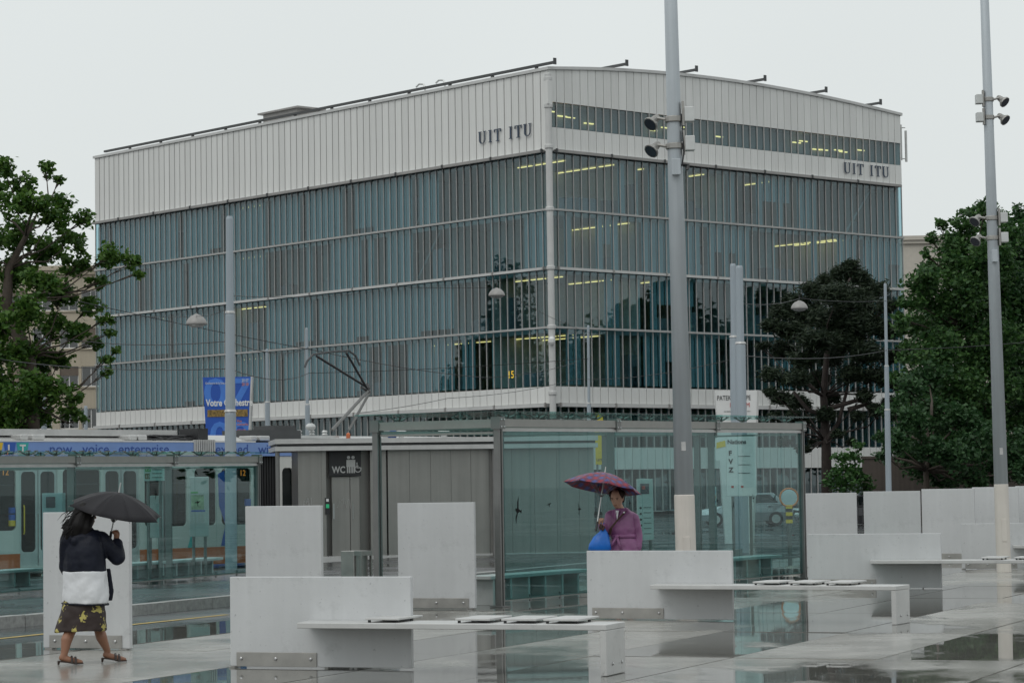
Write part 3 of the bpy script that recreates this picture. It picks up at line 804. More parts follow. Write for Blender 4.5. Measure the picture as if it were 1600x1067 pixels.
# ================================================================== OTHER BUILDINGS
def block(name, label, px_l, px_r, py_top, D, rz, depth, cols_px, rows_py, ww, wh, m, roof_over=0.4):
    base = dp(px_l, 760, D); base.z = LOW
    d = Vector((math.cos(rz), math.sin(rz), 0))
    ln = wall_hit(px_r, 600, base, d)[0]
    zt = wall_hit((px_l + px_r) / 2, py_top, base, d)[1] - LOW
    t = thing(name, label, "building", base, rz)
    wins = []
    for cx in cols_px:
        s = wall_hit(cx, 600, base, d)[0]
        for ry in rows_py:
            z = wall_hit(cx, ry, base, d)[1] - LOW
            if z + wh / 2 < zt - 0.2 and z - wh / 2 > 0.1: wins.append((s, z))
    # wall built as piers and spandrels round the openings
    xs = sorted({round(s, 3) for s, z in wins}); zs = []
    mb = MB(); e = 0.0
    row_z = [wall_hit((px_l + px_r) / 2, ry, base, d)[1] - LOW for ry in rows_py]
    row_z = sorted(z for z in row_z if z + wh / 2 < zt - 0.2 and z - wh / 2 > 0.1)
    for s in xs:
        mb.box(e, s - ww / 2, 0, 0.35, 0, zt); e = s + ww / 2
    mb.box(e, ln, 0, 0.35, 0, zt)
    for s in xs:
        e = 0
        for z in row_z:
            mb.box(s - ww / 2, s + ww / 2, 0.02, 0.35, e, z - wh / 2); e = z + wh / 2
        mb.box(s - ww / 2, s + ww / 2, 0.02, 0.35, e, zt)
    mb.box(0, ln, depth - 0.3, depth, 0, zt); mb.box(0, 0.3, 0.36, depth - 0.31, 0, zt); mb.box(ln - 0.3, ln, 0.36, depth - 0.31, 0, zt)
    mb.build("wall", m, t)
    mb = MB(); mb.box(-roof_over, ln + roof_over, -roof_over, depth + roof_over, zt, zt + 0.35); mb.box(-roof_over * .6, ln + roof_over * .6, -roof_over * .6, depth, zt - 0.3, zt, ); mb.build("roof", m, t)
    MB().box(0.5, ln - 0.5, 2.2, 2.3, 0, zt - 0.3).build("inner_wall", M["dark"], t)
    for s in xs:
        for z in row_z:
            f = MB()
            x0, x1, z0, z1 = s - ww / 2, s + ww / 2, z - wh / 2, z + wh / 2
            f.box(x0, x0 + .07, .16, .24, z0, z1); f.box(x1 - .07, x1, .16, .24, z0, z1); f.box(x0 + .07, x1 - .07, .16, .24, z0, z0 + .09); f.box(x0 + .07, x1 - .07, .16, .24, z1 - .07, z1); f.box(s - .035, s + .035, .165, .235, z0 + .09, z1 - .07)
            w = f.build("window", M["white"], t)
            MB().box(x0 + .07, x1 - .07, .19, .2, z0 + .09, z1 - .07).build("pane", M["winglass"], w)
            MB().box(x0 - .1, x1 + .1, -.09, .15, z0 - .1, z0 - .005).build("sill", m, w)
            if rnd.random() < 0.55:
                MB().box(x0 + .02, x1 - .02, .08, .13, z1 - (z1 - z0) * rnd.choice((.25, .45, .7)), z1 - .005).build("shutter", M["shutter"], w)
    return t
block("apartment_block", "beige rendered block with white framed windows behind the left-hand tree", -190, 160, 424, 193, math.radians(3), 12,
      [-150, -115, -80, -44, -9, 26, 66, 108, 142], [471, 530, 590, 656], 1.42, 1.55, M["beige"])
block("distant_block", "pale flat-roofed building showing between glass block and right-hand trees", 1395, 1600, 374, 215, math.radians(-4), 14,
      [1452, 1490, 1530, 1570], [392, 450, 510, 570, 640], 1.1, 1.6, M["beige_far"])

# ================================================================== TREES
def leaves(mb, c, r, n, size, seed, squash=0.8, clusters=12, spread=0.34, pointy=False):
    g = random.Random(seed)
    cs = []
    for _ in range(clusters):
        while True:
            p = Vector((g.uniform(-1, 1), g.uniform(-1, 1), g.uniform(-1, 1)))
            if 0.25 < p.length < 1: break
        cs.append(Vector((p.x * r, p.y * r, p.z * r * squash)))
    for k in range(n):
        o = cs[k % clusters]
        p = c + o + Vector((g.gauss(0, 1), g.gauss(0, 1), g.gauss(0, .8))) * (r * spread)
        u = Vector((g.gauss(0, 1), g.gauss(0, 1), g.gauss(0, .55))).normalized()
        w = u.cross(Vector((g.gauss(0, 1), g.gauss(0, 1), g.gauss(0, 1)))).normalized()
        s = size * g.uniform(.6, 1.25)
        if pointy:
            a, b = u * s * 1.1, w * s * .2
            mb.add([p - a, p + b, p + a, p - b], [(0, 1, 2, 3)])
        else:
            a, b = u * s * .62, w * s * .36
            mb.add([p - a, p - a * .1 + b, p + a, p - a * .1 - b], [(0, 1, 2, 3)])
def tree(name, label, base, trunk_pts, trunk_r, clumps, leaf, bark, lsize, per, pointy=False, squash=.8, group=None, clusters=12, spread=.34, seed=1, limb_r=0.09):
    t = thing(name, label, "tree", base, 0, group)
    base = Vector(base)
    mb = MB()
    tp = [Vector(p) - base for p in trunk_pts]
    rs = [trunk_r * (1 - 0.93 * i / (len(tp) - 1)) for i in range(len(tp))]
    mb.tube(tp, rs, 9)
    g = random.Random(seed)
    for c, r in clumps:
        c = Vector(c) - base
        # limb from a lower point of the trunk
        best = min(tp[1:] if len(tp) > 2 else tp, key=lambda q: (Vector((q.x - c.x, q.y - c.y, 0)).length * .6 + abs(q.z - (c.z - 1.2))))
        mid = best.lerp(c, .55) + Vector((g.uniform(-.3, .3), g.uniform(-.3, .3), -0.25))
        mb.tube([best, best.lerp(mid, .5) + Vector((0, 0, .1)), mid, c], [limb_r, limb_r * .8, limb_r * .55, limb_r * .2], 5)
        for _ in range(3):
            e = c + Vector((g.uniform(-1, 1), g.uniform(-1, 1), g.uniform(-.6, .8))) * r * .8
            mb.tube([mid.lerp(c, .6), e], [limb_r * .35, limb_r * .12], 4)
    mb.build("trunk", bark, t, smooth=True)
    lf = MB()
    for i, (c, r) in enumerate(clumps):
        leaves(lf, Vector(c) - base, r, max(60, int(per * r * r)), lsize, seed * 1000 + i, squash, clusters, spread, pointy)
    lf.build("crown", leaf, t)
    return t
def px_clumps(lst, D, jit, seed, rscale=1.0):
    g = random.Random(seed); out = []
    for px, py, pr in lst:
        d = D + g.uniform(-jit, jit)
        out.append((dp(px, py, d), pr * d / FPX * rscale))
    return out
# left tree, loose boughs reaching over the glass front
D0 = 78
lst = [(5,262,20),(-20,290,30),(38,288,20),(72,268,16),(92,282,10),(58,318,22),(20,320,28),(100,318,22),(132,342,18),(80,345,24),(30,365,34),(-15,380,40),(72,390,30),(112,378,24),(118,415,22),(180,395,22),(165,405,16),(205,410,14),(217,428,9),(150,440,16),(20,430,36),(66,438,30),(98,462,26),(140,480,20),(165,500,13),(40,490,38),(82,510,28),(120,520,22),(-10,500,46),(150,535,13),(172,520,10),(182,548,8),(165,560,12),(166,582,10),(20,560,42),(60,560,36),(95,560,18),(60,600,30),(90,612,24),(20,625,42),(110,640,18),(118,620,14),(60,650,30),(12,672,34),(45,690,28),(-30,600,40),(-30,660,40),(128,655,10)]
b_ = dp(46, 760, D0); b_.z = LOW
tree("oak_tree", "broad green leafy tree at left with boughs over the glass front", b_,
     [b_, dp(47, 640, D0), dp(44, 560, D0), dp(10, 480, D0), dp(14, 420, D0), dp(40, 370, D0), dp(60, 330, D0)], 0.34, px_clumps(lst, D0, 1.6, 3, .88), M["oak_leaf"], M["bark"], 0.155, 2500, clusters=13, spread=.26, seed=3, limb_r=.045)
# pine in front of the right-hand front
D1 = 108
lst = [(1330,418,15),(1318,432,20),(1345,436,18),(1290,440,16),(1365,452,20),(1270,455,20),(1310,462,26),(1340,470,28),(1240,470,18),(1222,488,18),(1262,490,26),(1385,478,16),(1300,500,30),(1350,505,32),(1205,508,16),(1236,515,24),(1275,530,26),(1385,515,20),(1325,535,26),(1222,548,20),(1192,540,10),(1255,560,22),(1300,560,22),(1350,550,26),(1390,555,18),(1206,585,16),(1240,590,22),(1280,592,18),(1330,585,22),(1370,590,22),(1222,622,16),(1250,630,18),(1210,650,10),(1262,658,12),(1236,668,12),(1300,622,14),(1350,618,14),(1400,600,14),(1330,690,8),(1270,690,7),(1225,690,10),(1255,702,11),(1290,650,16),(1340,650,12),(1370,640,13),(1310,678,10),(1392,630,14),(1240,650,12),(1205,612,10)]
b_ = dp(1291, 760, D1); b_.z = LOW
pine = tree("pine_tree", "dark pine with a bare lower trunk before the right-hand glass front", b_,
     [b_, dp(1291, 690, D1), dp(1287, 620, D1), dp(1293, 540, D1), dp(1312, 480, D1), dp(1326, 440, D1)], 0.25, px_clumps(lst, D1, 1.8, 5, .9), M["needle"], M["pinebark"], 0.13, 7000, pointy=True, squash=.6, clusters=20, spread=.27, seed=5, limb_r=.05)
b2 = Vector((0, 0, 0))
mb = MB()
for pts in ([(1291, 690), (1310, 660), (1322, 615), (1330, 570)], [(1290, 640), (1340, 625), (1385, 640), (1400, 660)], [(1289, 650), (1262, 640), (1240, 612)], [(1325, 640), (1352, 632), (1372, 655)]):
    mb.tube([dp(x, y, D1 - .4) - b_ for x, y in pts], [.13, .1, .07, .04][:len(pts)], 6)
mb.build("limb", M["pinebark"], pine, smooth=True)
# dense trees on the right
def grove(name, label, px, D, lst, leaf, seed, lsize=.17, per=1900, rtr=.3, group=None, top=None):
    b_ = dp(px, 760, D); b_.z = LOW
    return tree(name, label, b_, [b_, dp(px - 3, 735, D), dp(px + 4, 700, D), dp(px - 4, 660, D), dp(px + 5, top or 620, D)] if top else [b_, dp(px - 3, 690, D + 1.5), dp(px + 4, 600, D + 2), dp(px - 4, 520, D + 2), dp(px + 5, 460, D + 2)], rtr, px_clumps(lst, D, 2.6, seed, 1.05), leaf, M["bark"], lsize, per, group=group, seed=seed, clusters=16, spread=.25, limb_r=.07)
grove("leafy_tree", "tall leafy green tree behind the right-hand pole, crown top against sky", 1520, 100,
      [(1540,322,14),(1520,340,18),(1560,345,20),(1500,348,14),(1580,368,24),(1470,352,10),(1455,372,9),(1535,370,28),(1490,385,28),(1445,395,9),(1560,400,34),(1515,415,36),(1470,420,30),(1440,440,24),(1545,445,38),(1500,460,40),(1460,465,30),(1425,470,18),(1580,470,36),(1530,490,42),(1480,505,42),(1440,510,30),(1410,500,14),(1560,530,42),(1510,545,44),(1460,550,38),(1420,550,22),(1540,590,44),(1490,600,44),(1440,600,34),(1400,590,12),(1560,640,40),(1510,645,40),(1460,650,38),(1420,645,24),(1540,690,34),(1480,695,34),(1430,690,24),(1510,730,22)], M["dense_leaf"], 21)
grove("leafy_tree", "leafy green tree cut off by the right edge of the view", 1610, 104,
      [(1600,330,16),(1575,345,12),(1620,345,22),(1595,365,24),(1640,380,30),(1590,400,30),(1620,420,34),(1580,440,30),(1600,470,40),(1645,480,36),(1590,520,40),(1630,540,40),(1580,570,36),(1610,600,42),(1590,650,40),(1630,660,40),(1600,700,30)], M["dark_leaf"], 23)
grove("leafy_tree", "dark small tree beside the thin pole, shading the garden wall", 1450, 94,
      [(1420,610,22),(1450,590,26),(1395,640,16),(1425,660,26),(1460,650,30),(1500,660,34),(1395,690,20),(1420,710,20),(1460,700,26),(1500,710,26),(1540,700,30),(1375,680,10),(1380,710,12),(1440,735,20),(1480,745,22),(1520,745,22),(1560,735,26),(1600,735,26),(1590,700,30)], M["dark_leaf"], 25, .16, 2200, .13, top=650)
b_ = dp(1320, 762, 98); b_.z = LOW
tree("garden_bush", "low green bush at the foot of the dark pine", b_, [b_, dp(1322, 740, 98), dp(1320, 710, 98)], .05,
     px_clumps([(1305,742,14),(1325,735,16),(1345,745,14),(1315,718,12),(1335,712,12),(1325,757,16),(1298,757,10),(1350,762,12),(1340,695,8)], 98, .6, 31), M["bush_leaf"], M["bark"], .16, 1500, seed=31, limb_r=.02)
# trees seen in the glass (they stand beyond the left edge of the view)
def spire(name, label, x, y, h, r, leaf, seed, lsize, per, pointy):
    g = random.Random(seed); cl = []
    n_ = 26
    for k in range(n_):
        u = k / n_
        rr = r * (1 - u) ** .7 * (.35 + .65 * min(1, u * 5))
        a = k * 2.4
        cl.append((Vector((x + math.cos(a) * rr * .55, y + math.sin(a) * rr * .55, h * (.2 + .8 * u))), max(.9, rr * .6)))
    return tree(name, label, Vector((x, y, LOW)), [Vector((x, y, LOW)), Vector((x, y, h * .5)), Vector((x, y, h))], .35, cl, leaf, M["bark"], lsize, per, pointy, seed=seed, group="trees mirrored in the glass")
spire("conifer_tree", "dark tree seen mirrored in the long glass front near the corner", -40, 158, 18.5, 4.2, M["dark_leaf"], 41, .34, 260, False)
spire("conifer_tree", "smaller dark tree mirrored in the long glass front left of the taller", -62, 164, 14, 4.5, M["dark_leaf"], 43, .36, 240, False)
for k_, (x_, y_, h_) in enumerate(((64, 150, 17), (70, 140, 18), (72, 161, 18.5), (66, 171, 17), (74, 130, 18), (80, 152, 20), (78, 178, 19))):  # unseen trees added beyond the right edge to darken the short front's reflections
    if k_ == 0: proto = spire("darkening_tree", "unseen dark tree added to darken what the short glass front reflects", x_, y_, 27, 9.5, M["dark_leaf"], 45, .75, 130, False); proto.scale = (1, 1, h_ / 27)
    else:
        c_ = copy_tree(proto); c_.location = (x_, y_, LOW); c_.scale = (1, 1, h_ / 27); c_.rotation_euler = (0, 0, k_ * 1.3)
# garden wall and railing
mb = MB(); p0 = dp(1348, 765, 101); p1 = dp(1700, 765, 100); p0.z = p1.z = 0
mb.box(0, (p1 - p0).length, 0, .3, LOW - .1, 2.55); mb.box(-.04, (p1 - p0).length, -.04, .34, 2.55, 2.65)
o = mb.build("garden_wall", M["garden_wall"], loc=p0, rot=(0, 0, math.atan2(p1.y - p0.y, p1.x - p0.x)))
tag(o, "dark brown garden wall under the right-hand trees", "wall")
fp0, fp1 = dp(1262, 770, 92), dp(1470, 770, 90); fp0.z = fp1.z = LOW
ln = (fp1 - fp0).length
fen = thing("railing_fence", "low dark iron railing seen in the gaps between white screens", "fence", fp0, math.atan2(fp1.y - fp0.y, fp1.x - fp0.x))
mb = MB(); mb.box(0, ln, -.02, .02, .98, 1.02); mb.box(0, ln, -.02, .02, .12, .16); mb.build("rail", M["black"], fen)
bar = MB().tube([(0, 0, 0), (0, 0, 1.08), (0, 0, 1.16)], [.012, .012, .002], 5).mesh("bar", M["black"])
for k in range(int(ln / .14)): put("bar", bar, fen, (k * .14 + .05, 0, 0))

# ================================================================== TRAM
T0 = dp(0, 760, 57.0); T0.z = 0
TRZ = math.radians(90 - 43.3)
TD = Vector((math.cos(TRZ), math.sin(TRZ), 0))
def tx(px, py=760): return wall_hit(px, py, T0, TD)[0]
def tz(px, py): return wall_hit(px, py, T0, TD)[1] - LOW
tram = thing("tram", "white and orange tram with pale blue advert band behind the left shelter", "tram", (T0.x, T0.y, LOW), TRZ)
TW = 2.3
zs_, zo, zsill, zhead, zb0, zb1 = 0.11, 0.52, 1.04, 2.40, 2.68, 3.02
def hole_panel(mb, x0, x1, z0, z1, hx0, hx1, hz0, hz1, r, y, mi=0, n_=4, thick=.05):
    inn, outp = [], []
    for (cx_, cz_, a0, ox, oz) in ((hx1 - r, hz1 - r, 0, x1, z1), (hx0 + r, hz1 - r, 90, x0, z1), (hx0 + r, hz0 + r, 180, x0, z0), (hx1 - r, hz0 + r, 270, x1, z0)):
        for k in range(n_ + 1):
            a = math.radians(a0 + 90 * k / n_); inn.append((cx_ + r * math.cos(a), y, cz_ + r * math.sin(a))); outp.append((ox, y, oz))
    m_ = len(inn); fs = []
    for k in range(m_):
        j = (k + 1) % m_
        if outp[k] == outp[j]: fs.append((k, j, m_ + k))
        else: fs.append((k, j, m_ + j, m_ + k))
    inner_back = [(p[0], y + thick, p[2]) for p in inn]
    vs = inn + outp + inner_back
    for k in range(m_):
        j = (k + 1) % m_; fs.append((j, k, 2 * m_ + k, 2 * m_ + j))
    mb.add(vs, fs, mi)
def tram_car(xa, xb, openings, front=False):
    # openings: (px0, px1, 'w' or 'd')
    body = MB(); skirt = MB()
    edges = [xa]
    for o0, o1, k in openings: edges += [o0, o1]
    prev = xa
    for i, (o0, o1, k) in enumerate(openings):
        nxt = openings[i+1][0] if i + 1 < len(openings) else xb
        lo = prev; hi = (o1 + nxt) / 2 if i + 1 < len(openings) else xb
        if k == 'w':
            hole_panel(body, lo, hi, zo, zb0, o0, o1, zsill, zhead, .11, 0)
            skirt.box(lo, hi, 0.0, .04, zs_, zo)
        else:
            hole_panel(body, lo, hi, zs_, zb0, o0, o1, zs_ + .12, zhead + .06, .08, 0)
            if o0 - lo > .02: skirt.box(lo, o0 - .0, -.006, .03, zs_, zo)
            if hi - o1 > .02: skirt.box(o1, hi, -.006, .03, zs_, zo)
        prev = hi
    body.box(xa, xb, TW - .05, TW, zs_, zb0); body.box(xa, xa + .05, .051, TW - .051, zs_, zb0); body.box(xb - .05, xb, .051, TW - .051, zs_, zb0)
    b = body.build("body", M["tram_white"], tram)
    skirt.build("skirt", M["tram_orange"], tram)
    for o0, o1, k in openings:
        if k == 'w':
            w = MB().box(o0 - .02, o1 + .02, .055, .07, zsill - .02, zhead + .02).build("window", M["tram_glass"], tram)
            if o1 - o0 > .7:
                MB().box(o0, o1, .03, .05, zhead - .36, zhead - .33).build("sash", M["black"], w)
        else:
            mid = (o0 + o1) / 2
            for e0, e1 in ((o0, mid - .01), (mid + .01, o1)):
                d = MB()
                hole_panel(d, e0, e1, zs_ + .12, zhead + .06, e0 + .06, e1 - .06, .55, zhead - .05, .1, .035, thick=.03)
                dd = d.build("door", M["alu"], tram)
                MB().box(e0 + .05, e1 - .05, .05, .06, .54, zhead - .04).build("pane", M["tram_glass"], dd)
                MB().tube([(e0 + .12, .02, .95), (e0 + .12, .0, 1.0), (e0 + .12, .0, 1.55), (e0 + .12, .02, 1.6)], .016, 6).build("handle", M["yellow"], dd)
    band = MB(); band.box(xa, xb, -.02, .1, zb0 + .01, zb1); band.build("advert_band", M["ad_blue"], tram)
    MB().box(xa, xb, -.03, .12, zb1, zb1 + .035).build("roof_edge", M["white"], tram)
    r = MB(); n_ = 8
    rings = [[(x_, .1 + (TW - .2) * k / n_, zb1 - .02 + .22 * math.sin(math.pi * k / n_)) for k in range(n_ + 1)] + [(x_, TW - .1, zb0), (x_, .1, zb0)] for x_ in (xa, xb)]
    r.loft(rings); r.build("roof", M["trim"], tram)
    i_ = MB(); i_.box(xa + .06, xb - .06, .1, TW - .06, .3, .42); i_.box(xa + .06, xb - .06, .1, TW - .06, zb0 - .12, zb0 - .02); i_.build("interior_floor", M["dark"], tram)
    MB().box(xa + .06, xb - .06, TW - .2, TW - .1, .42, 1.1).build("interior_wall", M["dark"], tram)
    MB().box(xa + .3, xb - .3, TW * .5, TW * .5 + .1, 2.28, 2.34).build("light_strip", M["trim"], tram)
    x_ = xa + .6
    while x_ < xb - .8:
        s = MB(); s.box(x_, x_ + .42, .5, .95, .75, .85); s.box(x_, x_ + .08, .5, .95, .85, 1.4); s.build("seat", M["seatcloth"], tram)
        if rnd.random() < .7: MB().tube([(x_ + .2, 1.2, .42), (x_ + .2, 1.2, 2.55)], .02, 6).build("grab_pole", M["yellow"], tram)
        x_ += rnd.choice((.85, 1.2))
tram_car(tx(-150), tx(399), [(tx(-140), tx(-60), 'w'), (tx(-52), tx(25), 'w'), (tx(31), tx(90), 'd'), (tx(98), tx(157), 'w'), (tx(163), tx(218), 'd'), (tx(226), tx(292), 'w'), (tx(304), tx(338), 'w'), (tx(346), tx(392), 'w')])
tram_car(tx(436), tx(900), [(tx(441), tx(458), 'w'), (tx(466), tx(528), 'd'), (tx(540), tx(610), 'w'), (tx(620), tx(700), 'w'), (tx(712), tx(780), 'd'), (tx(790), tx(880), 'w')])
# articulation bellows
mb = MB()
xa, xb = tx(399), tx(436)
for k in range(9):
    x_ = xa + (xb - xa) * (k + .2) / 9; mb.box(x_, x_ + (xb - xa) / 14, .08, TW - .08, .25, zb0 + .1)
mb.box(xa, xb, .16, TW - .16, .25, zb0); mb.build("bellows", M["rubber"], tram)
MB().box(tx(399), tx(436), -.02, .09, zb0 + .01, zb1).build("advert_band", M["ad_blue"], tram)
mb = MB()
for k in range(10):
    x_ = tx(302) + (tx(336) - tx(302)) * k / 10; mb.box(x_, x_ + .045, -.05, .0, zb0 + .03, zb1 + .06)
mb.build("vent_grille", M["trim"], tram)
MB().box(tx(-150), tx(298), .5, 1.6, zb1 + .15, zb1 + .3).build("roof_duct", M["trim"], tram)
for a_, b__ in ((38, 50), (56, 76), (208, 220), (222, 236), (398, 408), (412, 428)):
    MB().box(tx(a_), tx(b__), .12, .6, zb1 + .04, zb1 + .17).build("roof_box", M["trim"], tram, bevel=.03)
mb = MB(); mb.box(tx(410), tx(492), .5, 1.5, zb1 + .12, zb1 + .32); mb.box(tx(455), tx(488), .6, 1.4, zb1 + .32, zb1 + .44); mb.box(tx(430), tx(600), .3, 1.9, zb1 + .03, zb1 + .12); mb.build("equipment_box", M["dark"], tram)
mb = MB(); g = random.Random(4)
for k in range(7):
    x_ = tx(240); pts = [(x_ + (tx(332) - x_) * u / 6, .3 + .1 * k * .4, zb1 + .06 + g.uniform(0, .12)) for u in range(7)]; mb.tube(pts, .02, 5)
mb.box(tx(318), tx(334), .2, .9, zb1 + .04, zb1 + .34); mb.build("roof_cables", M["black"], tram)
# advert words and letter tiles
ang = (math.pi / 2, 0, 0)
for wd, px in (("now", 76), ("voice", 128), ("enterprise", 184), ("exceed", 336), ("with", 403)):
    text_part(wd, .33, M["ad_text"], tram, (tx(px), -.024, zb0 + .07), ang, sx=1.1)
MB().box(tx(238), tx(322), -.028, -.021, zb0 + .03, zb0 + .12).build("white_sticker", M["white"], tram)
def tile(x0, x1, m, ch):
    w = x1 - x0; f = .16
    t_ = MB().prism([(x0, -.022, zb1 - .02), (x1, -.022, zb1 - .02), (x1 - w * f, -.022, zb0 + .03), (x0 + w * f, -.022, zb0 + .03)][::-1], (0, -.006, 0)).build("logo_tile", m, tram)
    if ch: text_part(ch, .26, M["white"], t_, ((x0 + x1) / 2, -.031, zb0 + .09), ang, align='CENTER', offset=.008)
tile(tx(-20), tx(4), M["yellow"], None); tile(tx(5), tx(24), M["strong_blue"], "L"); tile(tx(25), tx(44), M["teal"], "T")
# livery swoosh
sw = MB()
sw.prism([(tx(292), -.008, zo), (tx(300), -.008, zo), (tx(300), -.008, zsill - .1)], (0, -.004, 0)); sw.build("teal_stripe", M["teal"], tram)
sw = MB(); pts = [(340, 740), (350, 735), (352, 790), (366, 812), (366, 852), (345, 852), (352, 820), (342, 790)]
sw.prism([(tx(x_, y_), -.01, tz(x_, y_)) for x_, y_ in pts], (0, -.004, 0)); sw.build("blue_swoosh", M["strong_blue"], tram)
for (xx, yy, m) in ((19, 797, "strong_blue"), (19, 808, "strong_blue"), (19, 817, "yellow")):
    MB().box(tx(15.5), tx(23), -.02, .052, tz(xx, yy + 4.5), tz(xx, yy - 4.5)).build("door_sticker", M[m], tram)
MB().box(tx(384), tx(391), -.02, .05, tz(387, 790), tz(387, 779)).build("door_sticker", M["strong_blue"], tram)
for px, py in ((4, 738), (376, 739)):
    text_part("12", .2, M["amber_led"], tram, (tx(px), .04, tz(px, py + 4)), ang, name="line_number")
# pantograph
def pt(px, py, y=1.15):
    s, z = wall_hit(px, py, T0 + Vector((-TD.y, TD.x, 0)) * y, TD); return Vector((s, y, z - LOW))
pan = MB()
for dy in (-.25, .25):
    pan.tube([pt(519, 672, 1.15 + dy), pt(575, 611, 1.15 + dy * .6)], [.045, .04], 6); 
pan.tube([pt(545, 672), pt(578, 612)], .035, 6)
pan.build("lower_arm", M["post"], tram)
pan = MB()
for dy in (-.3, .3): pan.tube([pt(576, 611, 1.15 + dy * .3), pt(541, 551, 1.15 + dy)], .032, 6)
pan.tube([pt(577, 607), pt(494, 556)], .032, 6); pan.tube([pt(565, 605, .9), pt(577, 612), pt(574, 600, 1.4)], .04, 6)
pan.build("upper_arm", M["black"], tram)
pan = MB()
for dy in (-.2, .2):
    pan.tube([pt(476, 574, 1.15 + dy), pt(480, 564, 1.15 + dy), pt(489, 554, 1.15 + dy), pt(515, 550, 1.15 + dy), pt(545, 548, 1.15 + dy), pt(556, 556, 1.15 + dy), pt(562, 571, 1.15 + dy)], .028, 6)
pan.tube([pt(494, 554, .9), pt(494, 554, 1.4)], .025, 6); pan.tube([pt(541, 551, .8), pt(541, 551, 1.5)], .025, 6)
pan.build("contact_bow", M["dark"], tram)
pan = MB(); pan.box(tx(500), tx(560), .7, 1.6, zb1 + .12, zb1 + .2); 
for px in (510, 530, 550): pan.lathe([(.05, zb1 + .2), (.08, zb1 + .23), (.05, zb1 + .27), (.08, zb1 + .3), (.05, zb1 + .34)], 8, (tx(px), 1.0, 0))
pan.ball((tx(524), .9, zb1 + .42), .14, .12, .1); pan.build("pantograph_base", M["alu"], tram)
MB().lathe([(.0, zb1 + .04), (.06, zb1 + .06), (.05, zb1 + .24), (.02, zb1 + .27)], 8, (tx(566), .5, 0)).build("warning_cone", M["tram_orange"], tram)
for cx_ in (tx(60), tx(250), tx(520), tx(740)):
    for dx in (-.6, .6): MB().tube([(cx_ + dx, .25, .33), (cx_ + dx, .38, .33)], .33, 16).build("wheel", M["dark"], tram)

# ================================================================== PUBLIC TOILET KIOSK
W0 = dp(429, 760, 58.0); W0.z = 0
W1 = dp(931, 760, 59.1); W1.z = 0
WD = (W1 - W0).normalized(); WRZ = math.atan2(WD.y, WD.x); WLEN = (W1 - W0).length
def wx(px, py=760): return wall_hit(px, py, W0, WD)[0]
def wz(px, py): return wall_hit(px, py, W0, WD)[1]
wc = thing("toilet_kiosk", "brushed steel public toilet kiosk with black WC sign over its door", "kiosk", (W0.x, W0.y, -0.02), WRZ)
zr = wz(600, 703) + .02
mb = MB(); mb.box(0, WLEN, -.35, 2.4, zr, zr + .1, 0); mb.box(.05, WLEN - .05, -.30, 2.35, zr + .1, zr + .16, 1); mb.box(0, WLEN, -.38, 2.4, zr + .16, zr + .27, 0)
roof_o = mb.build("roof", [M["trim"], M["dark"]], wc)
for px in (605, 630, 697): MB().lathe([(.06, zr + .27), (.06, zr + .36), (.15, zr + .37), (.13, zr + .43), (.02, zr + .47)], 10, (wx(px), .3, 0)).build("roof_vent", M["white"], roof_o)
MB().lathe([(0, zr + .27), (.1, zr + .29), (.12, zr + .42), (.03, zr + .52)], 10, (wx(617), .5, 0)).build("roof_beacon", M["strong_blue"], roof_o)
for px in (433, 770): MB().tube([(wx(px), -.22, 0), (wx(px), -.22, zr)], .05, 8).build("post", M["post"], wc)
pb = 0.16
MB().box(wx(462), WLEN - .2, -.06, 2.3, -.05, pb).build("plinth", M["trim"], wc)
seams = [606, 640, 673, 705, 736, 765, 800, 835, 870, 905, 928]
for a_, b__ in zip(seams[:-1], seams[1:]):
    MB().box(wx(a_) + .003, wx(b__) - .003, 0, .06, pb, zr).build("wall_panel", M["steel"], wc)
MB().box(wx(466), wx(505) - .01, 0, .06, pb, zr).build("wall_panel", M["steel"], wc)
mb = MB(); mb.box(wx(466), WLEN - .2, 2.2, 2.28, pb, zr); mb.box(wx(466), wx(466) + .06, .07, 2.2, pb, zr); mb.box(WLEN - .26, WLEN - .2, .07, 2.2, pb, zr); mb.box(wx(583), wx(606), .3, .36, pb, zr); mb.box(wx(505), wx(583), .62, .66, pb, zr)
mb.build("inner_wall", M["steel"], wc)
for px in (506, 582, 600): MB().box(wx(px) - .05, wx(px) + .05, -.03, .3, pb, zr).build("door_post", M["steel"], wc)
xm = wx(548)
for a_, b__ in ((wx(519), xm - .006), (xm + .006, wx(563))):
    d = MB().box(a_, b__, .2, .25, pb, wz(540, 743)).build("door_leaf", M["steel"], wc, bevel=.006)
    MB().box(a_ + .03 if a_ < xm - .3 else a_ + .05, (a_ + .06), .16, .2, 1.0, 1.35).build("pull", M["bolt"], d)
sg = MB().box(wx(515), wx(565), .08, .19, wz(540, 742), zr - .005).build("wc_sign", M["black"], wc)
text_part("WC", .21, M["trim"], sg, (wx(519.5), .075, wz(540, 737)), ang, sx=.82, offset=.006)
for px in (545.5, 552.5):
    p_ = MB(); x_ = wx(px); z0 = wz(540, 737.5)
    p_.box(x_ - .05, x_ + .05, .066, .075, z0 + .14, z0 + .30); p_.box(x_ - .04, x_ - .008, .066, .075, z0, z0 + .14); p_.box(x_ + .008, x_ + .04, .066, .075, z0, z0 + .14)
    p_.tube([(x_, .066, z0 + .355), (x_, .075, z0 + .355)], .038, 10); p_.build("pictogram", M["trim"], sg)
p_ = MB(); x_ = wx(560)
for k in range(12):
    a0, a1 = math.radians(80 + 26 * k), math.radians(80 + 26 * (k + 1)); p_.beam((x_ + .07 * math.cos(a0), .07, z0 + .09 + .07 * math.sin(a0)), (x_ + .07 * math.cos(a1), .07, z0 + .09 + .07 * math.sin(a1)), .008, .02)
